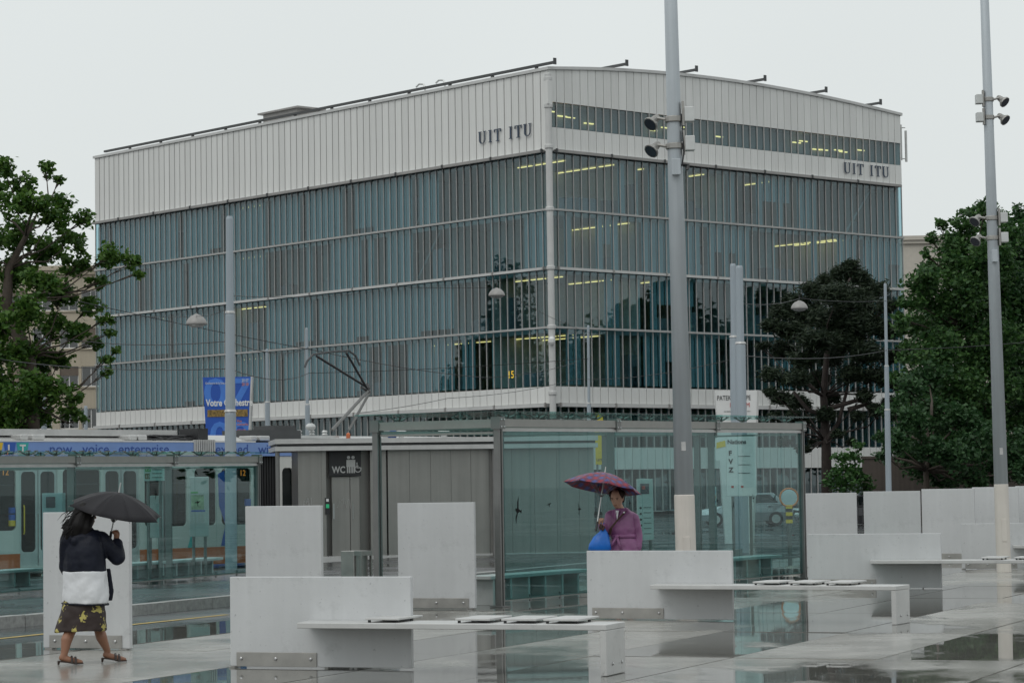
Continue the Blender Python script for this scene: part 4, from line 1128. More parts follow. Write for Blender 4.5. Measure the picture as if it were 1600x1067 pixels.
p_.box(x_ - .03, x_ - .01, .066, .075, z0 + .12, z0 + .24); p_.box(x_ - .03, x_ + .05, .0665, .0745, z0 + .11, z0 + .13); p_.build("pictogram", M["trim"], sg)
tk = MB().box(wx(507.5), wx(514.5), -.09, -.031, wz(511, 802), wz(511, 776)).build("coin_box", M["black"], wc)
MB().box(wx(508.5), wx(513.5), -.1, -.09, wz(511, 792), wz(511, 786)).build("status_light", M["green_led"], tk)
MB().box(wx(509), wx(513), -.1, -.09, wz(511, 782), wz(511, 777.5)).build("status_plate", M["white"], tk)
# scratched tags on the steel
g = random.Random(9)
for cx_, cy_, w_ in ((481, 783, 12), (538, 785, 20)):
    p_ = MB(); pts = []
    for k in range(16):
        px = cx_ - w_ / 2 + w_ * k / 15 + g.uniform(-2, 2); py = cy_ + g.uniform(-9, 9); yy = -.004 if cx_ < 505 else .197
        pts.append((wx(px), yy, wz(px, py)))
    p_.tube(pts, .006, 4); p_.build("graffiti_scrawl", M["trim"], wc)

# ================================================================== TRAM-STOP SHELTERS
spider = MB()
for sx_ in (-1, 1):
    for sy_ in (-1, 1):
        spider.tube([(0, 0, .0), (sx_ * .05, sy_ * .05, .03), (sx_ * .11, sy_ * .08, .06)], [.018, .014, .01], 5)
        spider.lathe([(.02, .055), (.032, .062), (.032, .072)], 8, (sx_ * .11, sy_ * .08, 0))
spider.lathe([(.03, -.06), (.03, .03), (.012, .05)], 8)
spider_me = spider.mesh("glass_fitting", M["post"])
def shelter(name, label, P0, P1, depth, z0, zt0, zt1, bays, per, over0, over1, dzroof=.16, open_end=True):
    d = Vector((P1.x - P0.x, P1.y - P0.y, 0)); ln = d.length; rz = math.atan2(d.y, d.x)
    t = thing(name, label, "shelter", (P0.x, P0.y, z0), rz)
    def zt(x): return zt0 + (zt1 - zt0) * x / ln - z0
    # posts
    for k in range(bays + 1):
        x = ln * k / bays
        for y in (0, depth):
            if k in (0, bays) and y == 0 or y == depth:
                p = MB()
                for s in (-.034, .034): p.box(x + s - .016, x + s + .016, y - .045, y + .045, .0, zt(x))
                p.box(x - .12, x + .12, y - .1, y + .1, 0, .018)
                p.build("post", M["post"], t)
            else:
                MB().box(x - .022, x + .022, y + .02, y + .12, .06, zt(x)).build("post", M["post"], t)
    # beams: front and back along the length, and across
    for y in (0, depth):
        for k in range(bays):
            x0, x1 = ln * k / bays + .012, ln * (k + 1) / bays - .012
            b_ = MB(); b_.beam((x0, y, zt(x0) + .005), (x1, y, zt(x1) + .005), .12, .11); b_.build("beam", M["beam"], t)
            b_ = MB(); b_.beam((x0, y - .01, zt(x0) - .085), (x1, y - .01, zt(x1) - .085), .05, .05); b_.build("head_rail", M["trim"], t)
    for k in range(bays + 1):
        x = ln * k / bays
        b_ = MB(); b_.beam((x, .07, zt(x) + .0), (x, depth - .07, zt(x) + .0), .1, .12); b_.beam((x, .07, zt(x) - .13), (x, depth - .07, zt(x) - .13), .03, .03); b_.build("cross_beam", M["beam"], t)
        for y in (0, depth):
            b_ = MB(); b_.box(x - .07, x + .07, y - .075, y + .075, zt(x) - .08, zt(x) + .09); b_.build("joint_plate", M["post"], t)
            for dx_, dz_ in ((-.04, -.05), (.04, -.05), (-.04, .05), (.04, .05)):
                MB().ball((x + dx_, y - .08, zt(x) + dz_), .014, n=6, m=4).build("bolt", M["bolt"], t)
    # glass roof on spider fittings
    nf = bays * 4
    for k in range(nf):
        for y in (.1, depth - .1):
            x = ln * (k + .5) / nf
            if y > .2 and k % 2: continue
            put("glass_fitting", spider_me, t, (x, y, zt(x) + .075 if y != depth * .5 else zt(x) + .06))
    for k in range(bays):
        x0 = ln * k / bays + .01 - (over0 if k == 0 else 0); x1 = ln * (k + 1) / bays - .01 + (over1 if k == bays - 1 else 0)
        b_ = MB(); b_.beam((x0, depth / 2, zt(x0) + dzroof), (x1, depth / 2, zt(x1) + dzroof), depth + .3, .02); b_.build("roof_pane", M["roof_glass"], t)
    # glass front, hung clear of the ground
    for k in range(bays):
        for j in range(per):
            w = ln / bays / per; x0 = ln * k / bays + j * w
            MB().box(x0 + .012, x0 + w - .012, -.008, .008, .09, min(zt(x0), zt(x0 + w)) - .06).build("pane", M["shelter_glass"], t)
            if j:
                MB().box(x0 - .02, x0 + .02, .01, .03, .04, .14).build("glass_clamp", M["post"], t)
    MB().box(.05, ln - .05, .012, .03, .07, .105).build("foot_rail", M["beam"], t)
    return t, ln, rz
def seat_unit(name, label, parent_loc, rz, zs, n_, m, group):
    hs = zs or .36
    """row of block seats on one plank"""
    t = thing(name, label, "bench", parent_loc, rz, group)
    MB().box(0, n_ * 1.0, 0, .42, hs, hs + .05).build("seat", m, t, bevel=.008)
    for k in range(n_):
        b_ = MB(); x = k * 1.0 + .12
        b_.box(x, x + .05, .04, .38, 0, hs); b_.box(x + .48, x + .53, .04, .38, 0, hs); b_.box(x + .05, x + .48, .3, .34, .05, hs); b_.build("support", m, t)
    return t
# right-hand shelter
RP0, RP1 = gp(782, 948), gp(1256, 903)
sh2, ln2, rz2 = shelter("glass_shelter", "long glass tram-stop shelter behind the woman in purple, bird stickers on it", RP0, RP1, 2.0, 0.0, 2.53, 2.62, 3, 4, .35, .3)
e2 = Vector((math.cos(rz2), math.sin(rz2), 0)); n2 = Vector((-e2.y, e2.x, 0))
seat_unit("shelter_bench", "low block bench behind the glass at the open end of the right-hand shelter", RP0 + e2 * .35 + n2 * .35, rz2, 0, 3, M["seat"], "benches inside the shelters")
seat_unit("shelter_bench", "low block bench behind the glass at the far end of the right-hand shelter", RP0 + e2 * (ln2 - 3.1) + n2 * .35, rz2, 0, 3, M["seat"], "benches inside the shelters")
def bird(parent, px, py, span, angle, P0, d):
    s, z = wall_hit(px, py, P0, d)
    sh = [(-.5, .02), (-.3, .1), (-.1, .05), (-.04, .16), (.03, .17), (.06, .06), (.28, .1), (.5, .04), (.25, .0), (.07, -.04), (.03, -.16), (.08, -.26), (-.06, -.26), (-.02, -.14), (-.09, -.03), (-.28, .02)]
    ca, sa = math.cos(angle), math.sin(angle)
    MB().prism([(s + span * (x * ca - y * sa), -.011, z + span * (x * sa + y * ca)) for x, y in sh], (0, -.001, 0)).build("bird_sticker", M["bird"], parent)
RD = e2
for px, py, sp, an in ((808, 797, .4, 1.35), (857, 788, .14, .2), (904, 795, .2, 1.6), (983, 786, .14, 1.7), (1145, 790, .16, 1.1), (1176, 778, .16, 1.75), (1210, 777, .16, .7), (1120, 782, .12, .3)):
    bird(sh2, px, py, sp, an, RP0, RD)
# left-hand shelter
LP0, LP1 = gp(-62, 941, .12), gp(403, 900, .12)
sh1, ln1, rz1 = shelter("glass_shelter", "glass tram-stop shelter on the kerbed platform in front of the tram", LP0, LP1, 1.9, .12, 2.145, 2.205, 3, 4, .3, .25, .12)
e1 = Vector((math.cos(rz1), math.sin(rz1), 0)); n1 = Vector((-e1.y, e1.x, 0))
seat_unit("shelter_bench", "block bench under the left-hand shelter, right of the umbrella woman's panel", gp(232, 906, .12) + n1 * .5, rz1, .23, 4, M["seat"], "benches inside the shelters")
seat_unit("shelter_bench", "block bench under the left-hand shelter at the left edge", gp(-40, 925, .12) + n1 * .5, rz1, .23, 3, M["seat"], "benches inside the shelters")
bird(sh1, 243, 783, .2, 1.5, LP0, e1); bird(sh1, 308, 796, .22, .1, LP0, e1)

# free-standing boards and machines
def board(name, label, cat, px, py_t, py_b, wpx, D, m, th=.08, post_to_ground=True, rz=0.0, zg=-.02):
    top = dp(px, py_t, D); bot = dp(px, py_b, D)
    w = wpx * D / FPX
    t = thing(name, label, cat, (top.x, top.y, zg), rz)
    MB().box(-w / 2, w / 2, -th / 2, th / 2, bot.z - zg, top.z - zg).build("board", m, t, bevel=.008)
    if post_to_ground:
        for s in (-w * .3, w * .3): MB().tube([(s, 0, 0), (s, 0, bot.z - zg + .02)], .03, 7).build("leg", M["post"], t)
    return t, w, top.z - zg, bot.z - zg
PX = lambda D: D / FPX
# totem with stop name and line letters
t, w, zt_, zb_ = board("stop_totem", "tall white totem lettered F V Z seen through the right-hand shelter", "sign", 1157, 680, 775, 46, 52, M["white"])
for ch, off in (("F", .40), ("V", .57), ("Z", .74)): text_part(ch, .13, M["black"], t, (-w * .42, -.045, zt_ - off), ang, offset=.007)
text_part("Nations", .12, M["black"], t, (-w * .46, -.045, zt_ - .17), ang, sx=1.0, offset=.003)
for k in range(3): MB().box(-w * .1, w * .3, -.046, -.041, zt_ - .43 - .17 * k, zt_ - .42 - .17 * k).build("printed_line", M["black"], t)
for k in range(2): MB().box(-w * .35 + k * w * .33, -w * .27 + k * w * .33, -.046, -.041, zt_ - 1.06, zt_ - 1.02).build("printed_mark", M["red_print"], t)
b_ = MB().box(-w * .5 - .22, -w * .5, -.04, .04, zt_ - .5, zt_ - .04).build("side_flag", M["white"], t)
MB().prism([(-w * .5 - .2, -.046, zt_ - .26), (-w * .5 - .01, -.046, zt_ - .22), (-w * .5 - .02, -.046, zt_ - .1), (-w * .5 - .19, -.046, zt_ - .14)], (0, -.003, 0)).build("yellow_badge", M["yellow"], b_)
# ticket machine with timetable by the purple woman
t, w, zt_, zb_ = board("ticket_machine", "pale ticket machine behind the glass beside the plaid umbrella", "machine", 1007, 748, 843, 25, 44.5, M["alu"], .3)
MB().box(-w * .3, w * .25, -.157, -.15, zt_ - .26, zt_ - .08).build("screen", M["screen"], t)
MB().box(-w * .2, 0, -.162, -.157, zt_ - .18, zt_ - .12).build("red_button", M["red_print"], t)
for k in range(5): MB().tube([(-w * .3, -.15, zt_ - .5 - .1 * k), (-w * .3, -.157, zt_ - .5 - .1 * k)], .022, 8).build("button", M["black"], t)
for k in range(6): MB().box(-w * .12, w * .35, -.155, -.15, zt_ - .5 - .09 * k, zt_ - .485 - .09 * k).build("printed_line", M["post"], t)
# ad notice on a short post
t, w, zt_, zb_ = board("notice_post", "small white notice with orange print inside the right-hand shelter", "sign", 1113, 760, 792, 12, 46, M["white"], .05)
for k in range(3): MB().box(-w * .38, w * .38, -.031, -.025, zt_ - .12 - .09 * k, zt_ - .07 - .09 * k).build("printed_block", M["orange_print"] if k % 2 else M["ad_blue"], t)
# yellow pennant beyond the shelter
t, w, zt_, zb_ = board("yellow_pennant", "tall yellow pennant rising behind the glass shelter roof", "banner", 936, 648, 726, 13, 70, M["yellow"], .04)
text_part("une", .16, M["black"], t, (-w * .42, -.024, zb_ + .1), ang)
# left shelter boards
t, w, zt_, zb_ = board("line_sign", "small white line sign with green and brown tags under the left shelter roof", "sign", 241, 726, 751, 32, 45.5, M["white"], .06, zg=.12)
MB().box(-w * .44, -w * .16, -.036, -.03, zt_ - .12, zt_ - .02).build("green_tag", M["green_print"], t); text_part("13", .09, M["white"], t, (-w * .42, -.039, zt_ - .1), ang)
MB().box(-w * .44, -w * .2, -.036, -.03, zt_ - .25, zt_ - .15).build("brown_tag", M["brown_print"], t); text_part("15", .09, M["white"], t, (-w * .42, -.039, zt_ - .23), ang)
for k in range(3): MB().box(-w * .1, w * .4, -.036, -.03, zt_ - .09 - .07 * k, zt_ - .075 - .07 * k).build("printed_line", M["post"], t)
t, w, zt_, zb_ = board("info_board", "blank white board on a post behind the umbrella inside left shelter", "sign", 242, 774, 840, 25, 45.8, M["alu"], .06, zg=.12)
t, w, zt_, zb_ = board("map_board", "timetable panel with green map inside the left-hand shelter", "sign", 311, 745, 838, 30, 47.5, M["alu"], .06, zg=.12)
MB().box(-w * .4, w * .25, -.036, -.03, zt_ - .6, zt_ - .33).build("map", M["map"], t); MB().box(-w * .4, w * .32, -.036, -.03, zt_ - .64, zt_ - .61).build("blue_bar", M["strong_blue"], t)
for k in range(4): MB().box(-w * .42 + k * w * .18, -w * .3 + k * w * .18, -.036, -.03, zt_ - .84, zt_ - .67).build("timetable_column", M["trim"], t)
MB().box(-w * .42, -w * .05, -.036, -.03, zt_ - .3, zt_ - .27).build("green_tag", M["green_print"], t)
t, w, zt_, zb_ = board("ticket_machine", "grey ticket machine with a dark screen inside the left-hand shelter", "machine", 84, 770, 872, 32, 42.5, M["galv"], .3, zg=.12)
MB().box(-w * .3, w * .15, -.157, -.15, zt_ - .24, zt_ - .06).build("screen", M["screen"], t)
# litter bin between the white panels
bp_ = gp(558, 921)
t = thing("litter_bin", "square grey steel litter bin between two upright white panels", "bin", bp_, GA - .15)
mb = MB(); mb.box(-.21, .06, -.16, .16, 0, .64); mb.build("body", M["plate"], t, bevel=.01)
mb = MB(); mb.box(.06, .2, -.16, .16, 0, .06); mb.box(.06, .2, -.16, .16, .56, .64); mb.box(.165, .2, -.16, -.125, .06, .56); mb.box(.165, .2, .125, .16, .06, .56); mb.box(.061, .13, -.13, .13, .06, .56); mb.build("opening_frame", M["steel"], t)
# traffic mirror on a striped beacon
bp_ = dp(1233, 800, 60); 
t = thing("striped_bollard", "black and yellow striped post with round orange-rimmed mirror beyond the shelter", "bollard", (bp_.x, bp_.y, LOW + .12), 0)
k_ = 60 / FPX; z0 = dp(1233, 817, 60).z - LOW - .12
MB().tube([(0, 0, 0), (0, 0, z0)], .05, 8).build("stem", M["post"], t)
for k in range(5): MB().box(-.075, .075, -.05, .05, z0 + .085 * k, z0 + .085 * (k + 1)).build("stripe", M["yellow"] if k % 2 == 0 else M["black"], t)
zc = dp(1233, 777, 60).z - LOW - .12
MB().tube([(0, 0, z0 + .42), (0, 0, zc - .1)], .02, 6).build("neck", M["post"], t)
m_ = MB().tube([(0, -.02, zc), (0, -.045, zc)], .19, 20).build("mirror", M["mirror"], t)
r_ = MB().tube([(.21 * math.cos(a), -.03, zc + .21 * math.sin(a)) for a in [2 * math.pi * j / 20 for j in range(21)]], .025, 6).build("mirror_rim", M["orange_print"], t)

# ================================================================== WHITE PANELS AND BENCHES
bolt_me = MB().lathe([(.016, 0), (.016, .008), (.008, .014)], 8).mesh("bolt", M["bolt"])
def upright_panel(label, px_l, px_r, py_b, h, plate=True, D=None, w=None):
    pl, pr = gp(px_l, py_b), gp(px_r, py_b)
    if D is not None:
        pl = dp(px_l, 760, D); pl.z = 0; pr = dp(px_r, 760, D); pr.z = 0
    # the row stands on the paving grid: left end farther than the right one
    c = (pl + pr) / 2
    rz = GA
    d = Vector((math.cos(rz), math.sin(rz), 0))
    pl_ = c - d * ((pr - pl).length / 2 / math.cos(rz))
    ww = (pr - pl).length / math.cos(rz)
    t = thing("screen_panel", label, "panel", pl_, rz, "upright white screen panels on the square")
    MB().box(0, ww, 0, .06, .012, h).build("sheet", M["panel"], t, bevel=.006)
    if plate:
        p = MB().box(.08, ww - .09, -.009, 0.0, .012, .15).build("base_plate", M["plate"], t, bevel=.003)
        for x in (.15, ww / 2, ww - .17): put("bolt", bolt_me, p, (x, -.009, .085), (math.pi / 2, 0, 0))
        for x in (.03, ww - .12): MB().box(x, x + .09, -.02, .08, 0, .012).build("foot", M["plate"], t)
    return t
upright_panel("upright white panel directly behind the woman with the black umbrella", 67, 203, 1014, 1.45)
upright_panel("upright white panel left of the toilet door, above the nearest bench's back", 380, 503, 966.5, 1.45, D=32.8)
upright_panel("upright white panel standing before the toilet kiosk's ribbed wall", 625, 740, 951, 1.45)
upright_panel("upright white panel touching the right-hand end of the glass shelter", 1258, 1335, 0, 1.44, D=50)
upright_panel("upright white panel between two dark gaps showing iron railing", 1351, 1434, 0, 1.47, D=47)
upright_panel("upright white panel to the right of the second dark gap", 1442, 1519, 0, 1.48, D=53)
upright_panel("upright white panel behind the pale sleeve of the right-hand pole", 1521, 1588, 0, 1.50, D=54)
upright_panel("upright white panel cut off by the right edge", 1589, 1660, 0, 1.51, D=54.5)

def bench(label, P0, rz, s=1.0, pw=1.85, ph=.845, seat_from=.82, seat_to=3.95, pads=(1.72, 2.6, 3.04, 3.44), leg=True):
    t = thing("plaza_bench", label, "bench", P0, rz, "white benches on the square")
    MB().box(0, pw, 0, .06, .012, ph).build("back_panel", M["panel"], t, bevel=.006)
    p = MB().box(.07, seat_from + .08, -.012, -.001, .012, .145).build("base_plate", M["plate"], t, bevel=.003)
    for x in (.12, .48, seat_from + .02): put("bolt", bolt_me, p, (x, -.012, .085), (math.pi / 2, 0, 0))
    MB().box(.0, .06, -.03, .09, 0, .012).build("foot", M["plate"], t)
    s_ = MB(); s_.prism([(seat_from, -.005, .395), (seat_from + .10, -.46, .395), (seat_to, -.46, .395), (seat_to, .06, .395), (pw + .004, .06, .395), (pw + .004, -.005, .395)][::-1], (0, 0, .05)); s_.build("seat", M["seat"], t, bevel=.006)
    if leg:
        l = MB().box(seat_to - .062, seat_to - .002, -.455, .055, 0, .394).build("end_leg", M["seat"], t, bevel=.008)
        for y in (-.3, -.05): put("bolt", bolt_me, l, (seat_to - .002, y, .1), (0, math.pi / 2, 0))
    for x in pads:
        q = MB().box(x - .165, x + .165, -.36, .2, .468, .488).build("seat_pad", M["seat"], t, bevel=.005)
        for dx in (-.14, .14):
            for y in (-.32, .0): MB().tube([(x + dx, y, .444), (x + dx, y, .47)], .014, 6).build("pad_foot", M["black"], q)
    return t
P0 = gp(360, 1042); Pl = gp(962, 1051)
rzb = math.atan2((Pl - P0).y, (Pl - P0).x) + .02
bench("nearest white bench with tall back panel, in the foreground left of centre", P0, rzb, seat_to=(Pl - P0).length + .05)
P0 = gp(918, 967); Pl = gp(1404, 973)
bench("white bench in front of the woman in the purple coat", P0, math.atan2((Pl - P0).y, (Pl - P0).x) + .02, pw=1.93, seat_from=.95, seat_to=(Pl - P0).length + .1, pads=(2.5, 2.95, 3.4))
P0 = gp(1263, 919); rzz = rzb
bench("white bench standing before the row of upright panels, end cut by right edge", P0, rzz, pw=2.1, seat_from=1.0, seat_to=4.3, pads=(2.95, 3.45, 3.9))
P0 = gp(1503, 889)
bench("farthest white bench back at the right edge, behind the pale pole foot", P0, rzz, pw=2.0, seat_from=.95, seat_to=4.1, pads=(2.6, 3.0))

# ================================================================== POLES
def flood(parent, z, ang_z, r, flip=1, m_body=None):
    """floodlight on an arm"""
    a = Vector((math.cos(ang_z), math.sin(ang_z), 0))
    arm = MB().tube([a * r, a * (r + .12) + Vector((0, 0, z + .02)) - Vector((0, 0, z))], .02, 6)
    o = MB()
    o.tube([a * r + Vector((0, 0, z)), a * (r + .13) + Vector((0, 0, z + .03))], .022, 6)
    q = a * (r + .18) + Vector((0, 0, z - .015))
    dn = (a * .55 * flip + Vector((0, -.55, -.6))).normalized()
    o.tube([q - dn * .12, q - dn * .08, q - dn * .01, q + dn * .05, q + dn * .075], [.035, .05, .06, .105, .105], 12)
    ob = o.build("floodlight", M["plate"], parent, smooth=False)
    MB().tube([q + dn * .075, q + dn * .08], .09, 12).build("lens", M["screen"], ob)
    MB().lathe([(r + .012, z - .04), (r + .02, z - .03), (r + .02, z + .03), (r + .012, z + .04)], 14).build("clamp", M["plate"], ob)
def ctrl_box(parent, z, r, s=1, w=.13, h=.2):
    o = MB().box(r + .03 if s > 0 else -r - .03 - w, r + .03 + w if s > 0 else -r - .03, -.14, .02, z - h / 2, z + h / 2).build("control_box", M["alu"], parent, bevel=.01)
    MB().box((r if s > 0 else -r - .03), (r + .03 if s > 0 else -r), -.1, -.02, z - h / 2 - .05, z + h / 2 + .08).build("bracket", M["plate"], o)
def mast(label, px_base, py_base, D, top_px, top_py, r0, r1, sleeve_z, Hm, rs):
    b = dp(px_base, 760, D); b.z = 0
    tp = dp(top_px, top_py, D)
    lean = (tp.x - b.x) / (tp.z)
    t = thing("light_mast", label, "pole", b, 0, "tall galvanised light masts")
    t.rotation_euler = (0, math.atan(lean), 0)
    MB().tube([(0, 0, sleeve_z), (0, 0, Hm * .5), (0, 0, Hm)], [r0, (r0 + r1) / 2, r1], 20).build("shaft", M["galv"], t, smooth=True)
    MB().tube([(0, 0, 0), (0, 0, sleeve_z), (0, 0, sleeve_z + .012)], [rs, rs * .985, r0 + .002], 20).build("sleeve", M["sleeve"], t, smooth=False)
    MB().box(-.04, .05, -rs - .006, -rs + .02, .55, .95).build('service_hatch', M['sleeve'], t, bevel=.004)
    MB().box(-.03, .03, -r0 - .004, -r0 + .03, 2.1, 2.22).build('number_plate', M['trim'], t)
    return t
D = 34.5; k_ = D / FPX
m1 = mast("tall galvanised mast with pale foot rising in front of the glass shelter", 1070.5, 860, D, 1047, -40, .13, .06, 1.50, 14.0, .14)
zf = lambda py, D, px: dp(px, py, D).z
for py in (187, 229): flood(m1, zf(py, D, 1052), math.pi * .96, .105)
for py in (181, 226): ctrl_box(m1, zf(py, D, 1052), .105)
m_ = MB().box(-.06, .06, -.19, -.1, zf(262, D, 1052) - .12, zf(262, D, 1052) + .1).build("junction_box", M["galv"], m1, bevel=.008)
MB().tube([(.1, -.08, zf(180, D, 1052)), (.115, -.1, zf(240, D, 1052)), (.08, -.12, zf(262, D, 1052))], .012, 5).build("cable", M["black"], m_)
MB().tube([(.08, -.1, zf(258, D, 1052)), (.17, -.12, zf(260, D, 1052)), (.15, -.14, zf(268, D, 1052))], .022, 6).build("cable_loop", M["black"], m_)
D = 46.0
m2 = mast("tall galvanised mast with pale foot by the right edge of the view", 1565.5, 815, D, 1537, -40, .125, .055, 1.56, 15.5, .13)
for py in (156, 184): flood(m2, zf(py, D, 1545), 0.1, .085, 1); ctrl_box(m2, zf(py, D, 1545), .085, -1, .12, .17)
for py in (341, 372): flood(m2, zf(py, D, 1552), math.pi * .95, .1); ctrl_box(m2, zf(py, D, 1552), .1, 1, .13, .18)
MB().box(-.05, .05, -.17, -.09, zf(400, D, 1552) - .12, zf(400, D, 1552) + .1).build("junction_box", M["galv"], m2, bevel=.008)

def stepped(label, px, D, py_top, steps, px_top=None, zb=LOW, m="polepaint"):
    """steps: (photo row where this thickness ends, width in pixels) from the top down"""
    b = dp(px, 760, D); b.z = zb
    t = thing("tram_pole", label, "pole", b, 0, "stepped blue-grey tram poles")
    zt = dp(px, py_top, D).z - zb
    for i, (py, wpx) in enumerate(steps):
        z0 = dp(px, py, D).z - zb if py else 0
        r = wpx * D / FPX / 2
        r_up = r * .93
        MB().tube([(0, 0, z0), (0, 0, zt - .06), (0, 0, zt)], [r, r_up, r_up * .8], 14).build("section", M[m], t, smooth=False)
        if i: MB().tube([(0, 0, zt - .02), (0, 0, zt + .03)], [r * 1.03, r * .9], 14).build("collar", M["trim"], t)
        zt = z0
    if px_top is not None:
        t.rotation_euler = (0, math.atan((dp(px_top, py_top, D).x - b.x) / dp(px, py_top, D).z), 0)
    return t
stepped("thick stepped pole rising through the blue orchestra banner", 360, 53, 338, ((488, 12), (642, 15.5), (None, 19)), 358.5)
stepped("stepped pole in front of its twin beside the white museum banner", 1160, 62, 415, ((536, 12), (None, 17)), 1155)
stepped("stepped pole just behind the front one beside the white museum banner", 1150, 66, 412, ((526, 10), (None, 15)), 1145)
stepped("thin blue-grey pole between the pine and the right-hand trees", 1388, 88, 443, ((572, 5), (640, 7.5), (None, 9.5)), 1383)
stepped("thin pole in front of the short glass side near the corner", 921, 100, 508, ((630, 4.5), (None, 7)), 919)
stepped("thin pole right of the orchestra banner", 419, 88, 545, ((628, 5), (None, 8)), 417)
stepped("thin pole directly behind the pantograph bow", 482, 92, 512, ((632, 5), (None, 8)), 479)
stepped("thin pole in front of the beige block, rising from the left tree", 70, 84, 526, ((630, 6), (None, 9)), 68)
stepped("short pole stub beside the left edge of the glass block", 135, 90, 634, ((None, 6),), 134)

# ================================================================== BANNER COLUMNS
def banner_col(label, px0, px1, py_t, D, taper, m, zbot=LOW):
    a = dp(px0, py_t, D); b = dp(px1, py_t, D); w = (b - a).length
    c = (a + b) / 2; h = c.z - zbot
    t = thing("banner_column", label, "banner", (c.x, c.y, zbot), 0, "tapering advertising columns")
    wb = w * .62
    mb = MB()
    mb.loft([[(-wb / 2, -.05, 0), (wb / 2, -.05, 0), (wb / 2, .3, 0), (-wb / 2, .3, 0)], [(-w / 2, -.05, h), (w / 2, -.05, h), (w / 2, .3, h), (-w / 2, .3, h)]])
    mb.build("column", m, t)
    sd = MB(); sd.loft([[(wb / 2 + .002, -.06, 0), (wb / 2 + .05, -.06, 0), (wb / 2 + .05, .31, 0), (wb / 2 + .002, .31, 0)], [(w / 2 + .002, -.06, h), (w / 2 + .05, -.06, h), (w / 2 + .05, .31, h), (w / 2 + .002, .31, h)]]); sd.build("edge_trim", M["trim"], t)
    return t, w, h, D / FPX
t, w, h, k_ = banner_col("blue banner column printed with orchestra advert and big pale figures", 317, 392, 589, 72, .62, M["banner_blue"])
# figures and words on it: rows measured down from the top in photo pixels
def on(px, py): return ((px - 354.5) * k_, -.058, h - (py - 589) * k_)
x_, y_, z_ = on(318, 630); text_part("07", 1.1, M["banner_pale"], t, (x_ - .0, -.054, on(0, 634)[2]), ang, sx=1.25, name="figures", offset=.02)
x_, y_, z_ = on(327, 690); text_part("08", 1.05, M["banner_pale"], t, (x_, -.054, on(0, 700)[2]), ang, sx=1.1, name="figures", offset=.02)
text_part("Votre Orchestre", .265, M["white"], t, (on(322, 0)[0], -.062, on(0, 634)[2]), ang, sx=.72, offset=.007)
text_part("Orchestre de la Suisse Romande", .085, M["white"], t, (on(321, 0)[0], -.062, on(0, 600)[2]), ang, sx=.75)
text_part("20 07", .12, M["white"], t, (on(378, 0)[0], -.062, on(0, 597)[2]), ang, sx=.7); text_part("20 08", .12, M["orange_print"], t, (on(378, 0)[0], -.062, on(0, 603)[2]), ang, sx=.7)
MB().box(on(324, 0)[0], on(387, 0)[0], -.066, -.055, on(0, 651)[2], on(0, 640)[2]).build("crowd_picture", M["crowd"], t)
for i_, (wd, py) in enumerate((("Vos", 660), ("concerts", 665), ("022 00", 675), ("ch", 684))): text_part(wd, .11, M["orange_print"], t, (on(370, 0)[0], -.062, on(0, py)[2]), ang, sx=.8)
t, w, h, k_ = banner_col("white banner column printed with museum name behind the twin poles", 1117, 1183, 610, 72, .62, M["white"])
text_part("PATEK PHILIPPE", .19, M["black"], t, (-w * .46, -.057, h - .27), ang, sx=.72)
text_part("MUSEUM", .18, M["red_print"], t, (-w * .16, -.057, h - .47), ang, sx=.8)
text_part("the family of watchmaking in Geneva", .05, M["post"], t, (-w * .3, -.057, h - .6), ang)
MB().lathe([(.1, h - .99), (.13, h - .9), (.07, h - .8), (.1, h - .76), (.02, h - .68)], 10, (0, -.04, 0)).build("printed_vase", M["brown_print"], t)

# ================================================================== WIRES AND HANGING LAMPS
def wire(label, pts, r=.014):
    P = [dp(x, y, D) for x, y, D in pts]; out = []
    for p, q in zip(P[:-1], P[1:]):
        n_ = 10; sag = (q - p).length * .006
        for k in range(n_): u = k / n_; out.append(p.lerp(q, u) - Vector((0, 0, 4 * sag * u * (1 - u))))
    out.append(P[-1])
    o = MB().tube(out, r * .75, 5).build("overhead_wire", M["wire"])
    return tag(o, label, "wire", "overhead tram wires")
wire("overhead wire from left edge past the thick pole to the pantograph pole", [(-30, 515, 84), (68, 522, 84), (358, 533, 53.3), (482, 543, 92)], .015)
wire("lower overhead wire crossing the beige block and the long glass front", [(-30, 556, 80), (358, 576, 53.3), (482, 583, 92), (921, 560, 100)], .015)
wire("overhead wire from twin poles across pine to the right edge", [(1163, 556, 62), (1386, 547, 88), (1640, 531, 95)], .016)
wire("upper span wire carrying the hanging lamp beside the pine", [(1158, 474, 62), (1250, 466, 78), (1385, 470, 88)], .012)
wire("span wire from the thick pole carrying the lamp over the corner", [(358, 462, 53.3), (620, 448, 76), (776, 449, 80), (921, 520, 100)], .01)
wire("contact wire running over the pantograph toward the corner column", [(120, 470, 66), (500, 549, 66), (760, 590, 80), (900, 566, 98)], .014)
wire("slack feeder wire under the white band right of the pantograph", [(560, 645, 70), (700, 622, 76), (900, 592, 96), (1150, 560, 66)], .011)
wire("span wire from thick pole to the left tree carrying a lamp", [(356, 482, 53.3), (306, 494, 62), (180, 488, 74), (60, 480, 78)], .01)
def hang_lamp(label, px, py, D, s=1.0):
    b = dp(px, py, D)
    t = thing("hanging_lamp", label, "street lamp", b, 0, "street lamps hung from span wires")
    MB().lathe([(.03, .27), (.06, .25), (.14, .215), (.21, .15), (.25, .07), (.26, .03), (.25, .0)], 16, (0, 0, -.12)).build("shade", M["ledge"], t, smooth=True)
    MB().ball((0, 0, -.12), .2, .2, .07).build("diffuser", M["trim"], t)
    MB().tube([(0, 0, .18), (0, 0, .32)], .015, 6).build("hanger", M["black"], t)
hang_lamp("street lamp hung before the long glass front near the corner", 776, 457, 80)
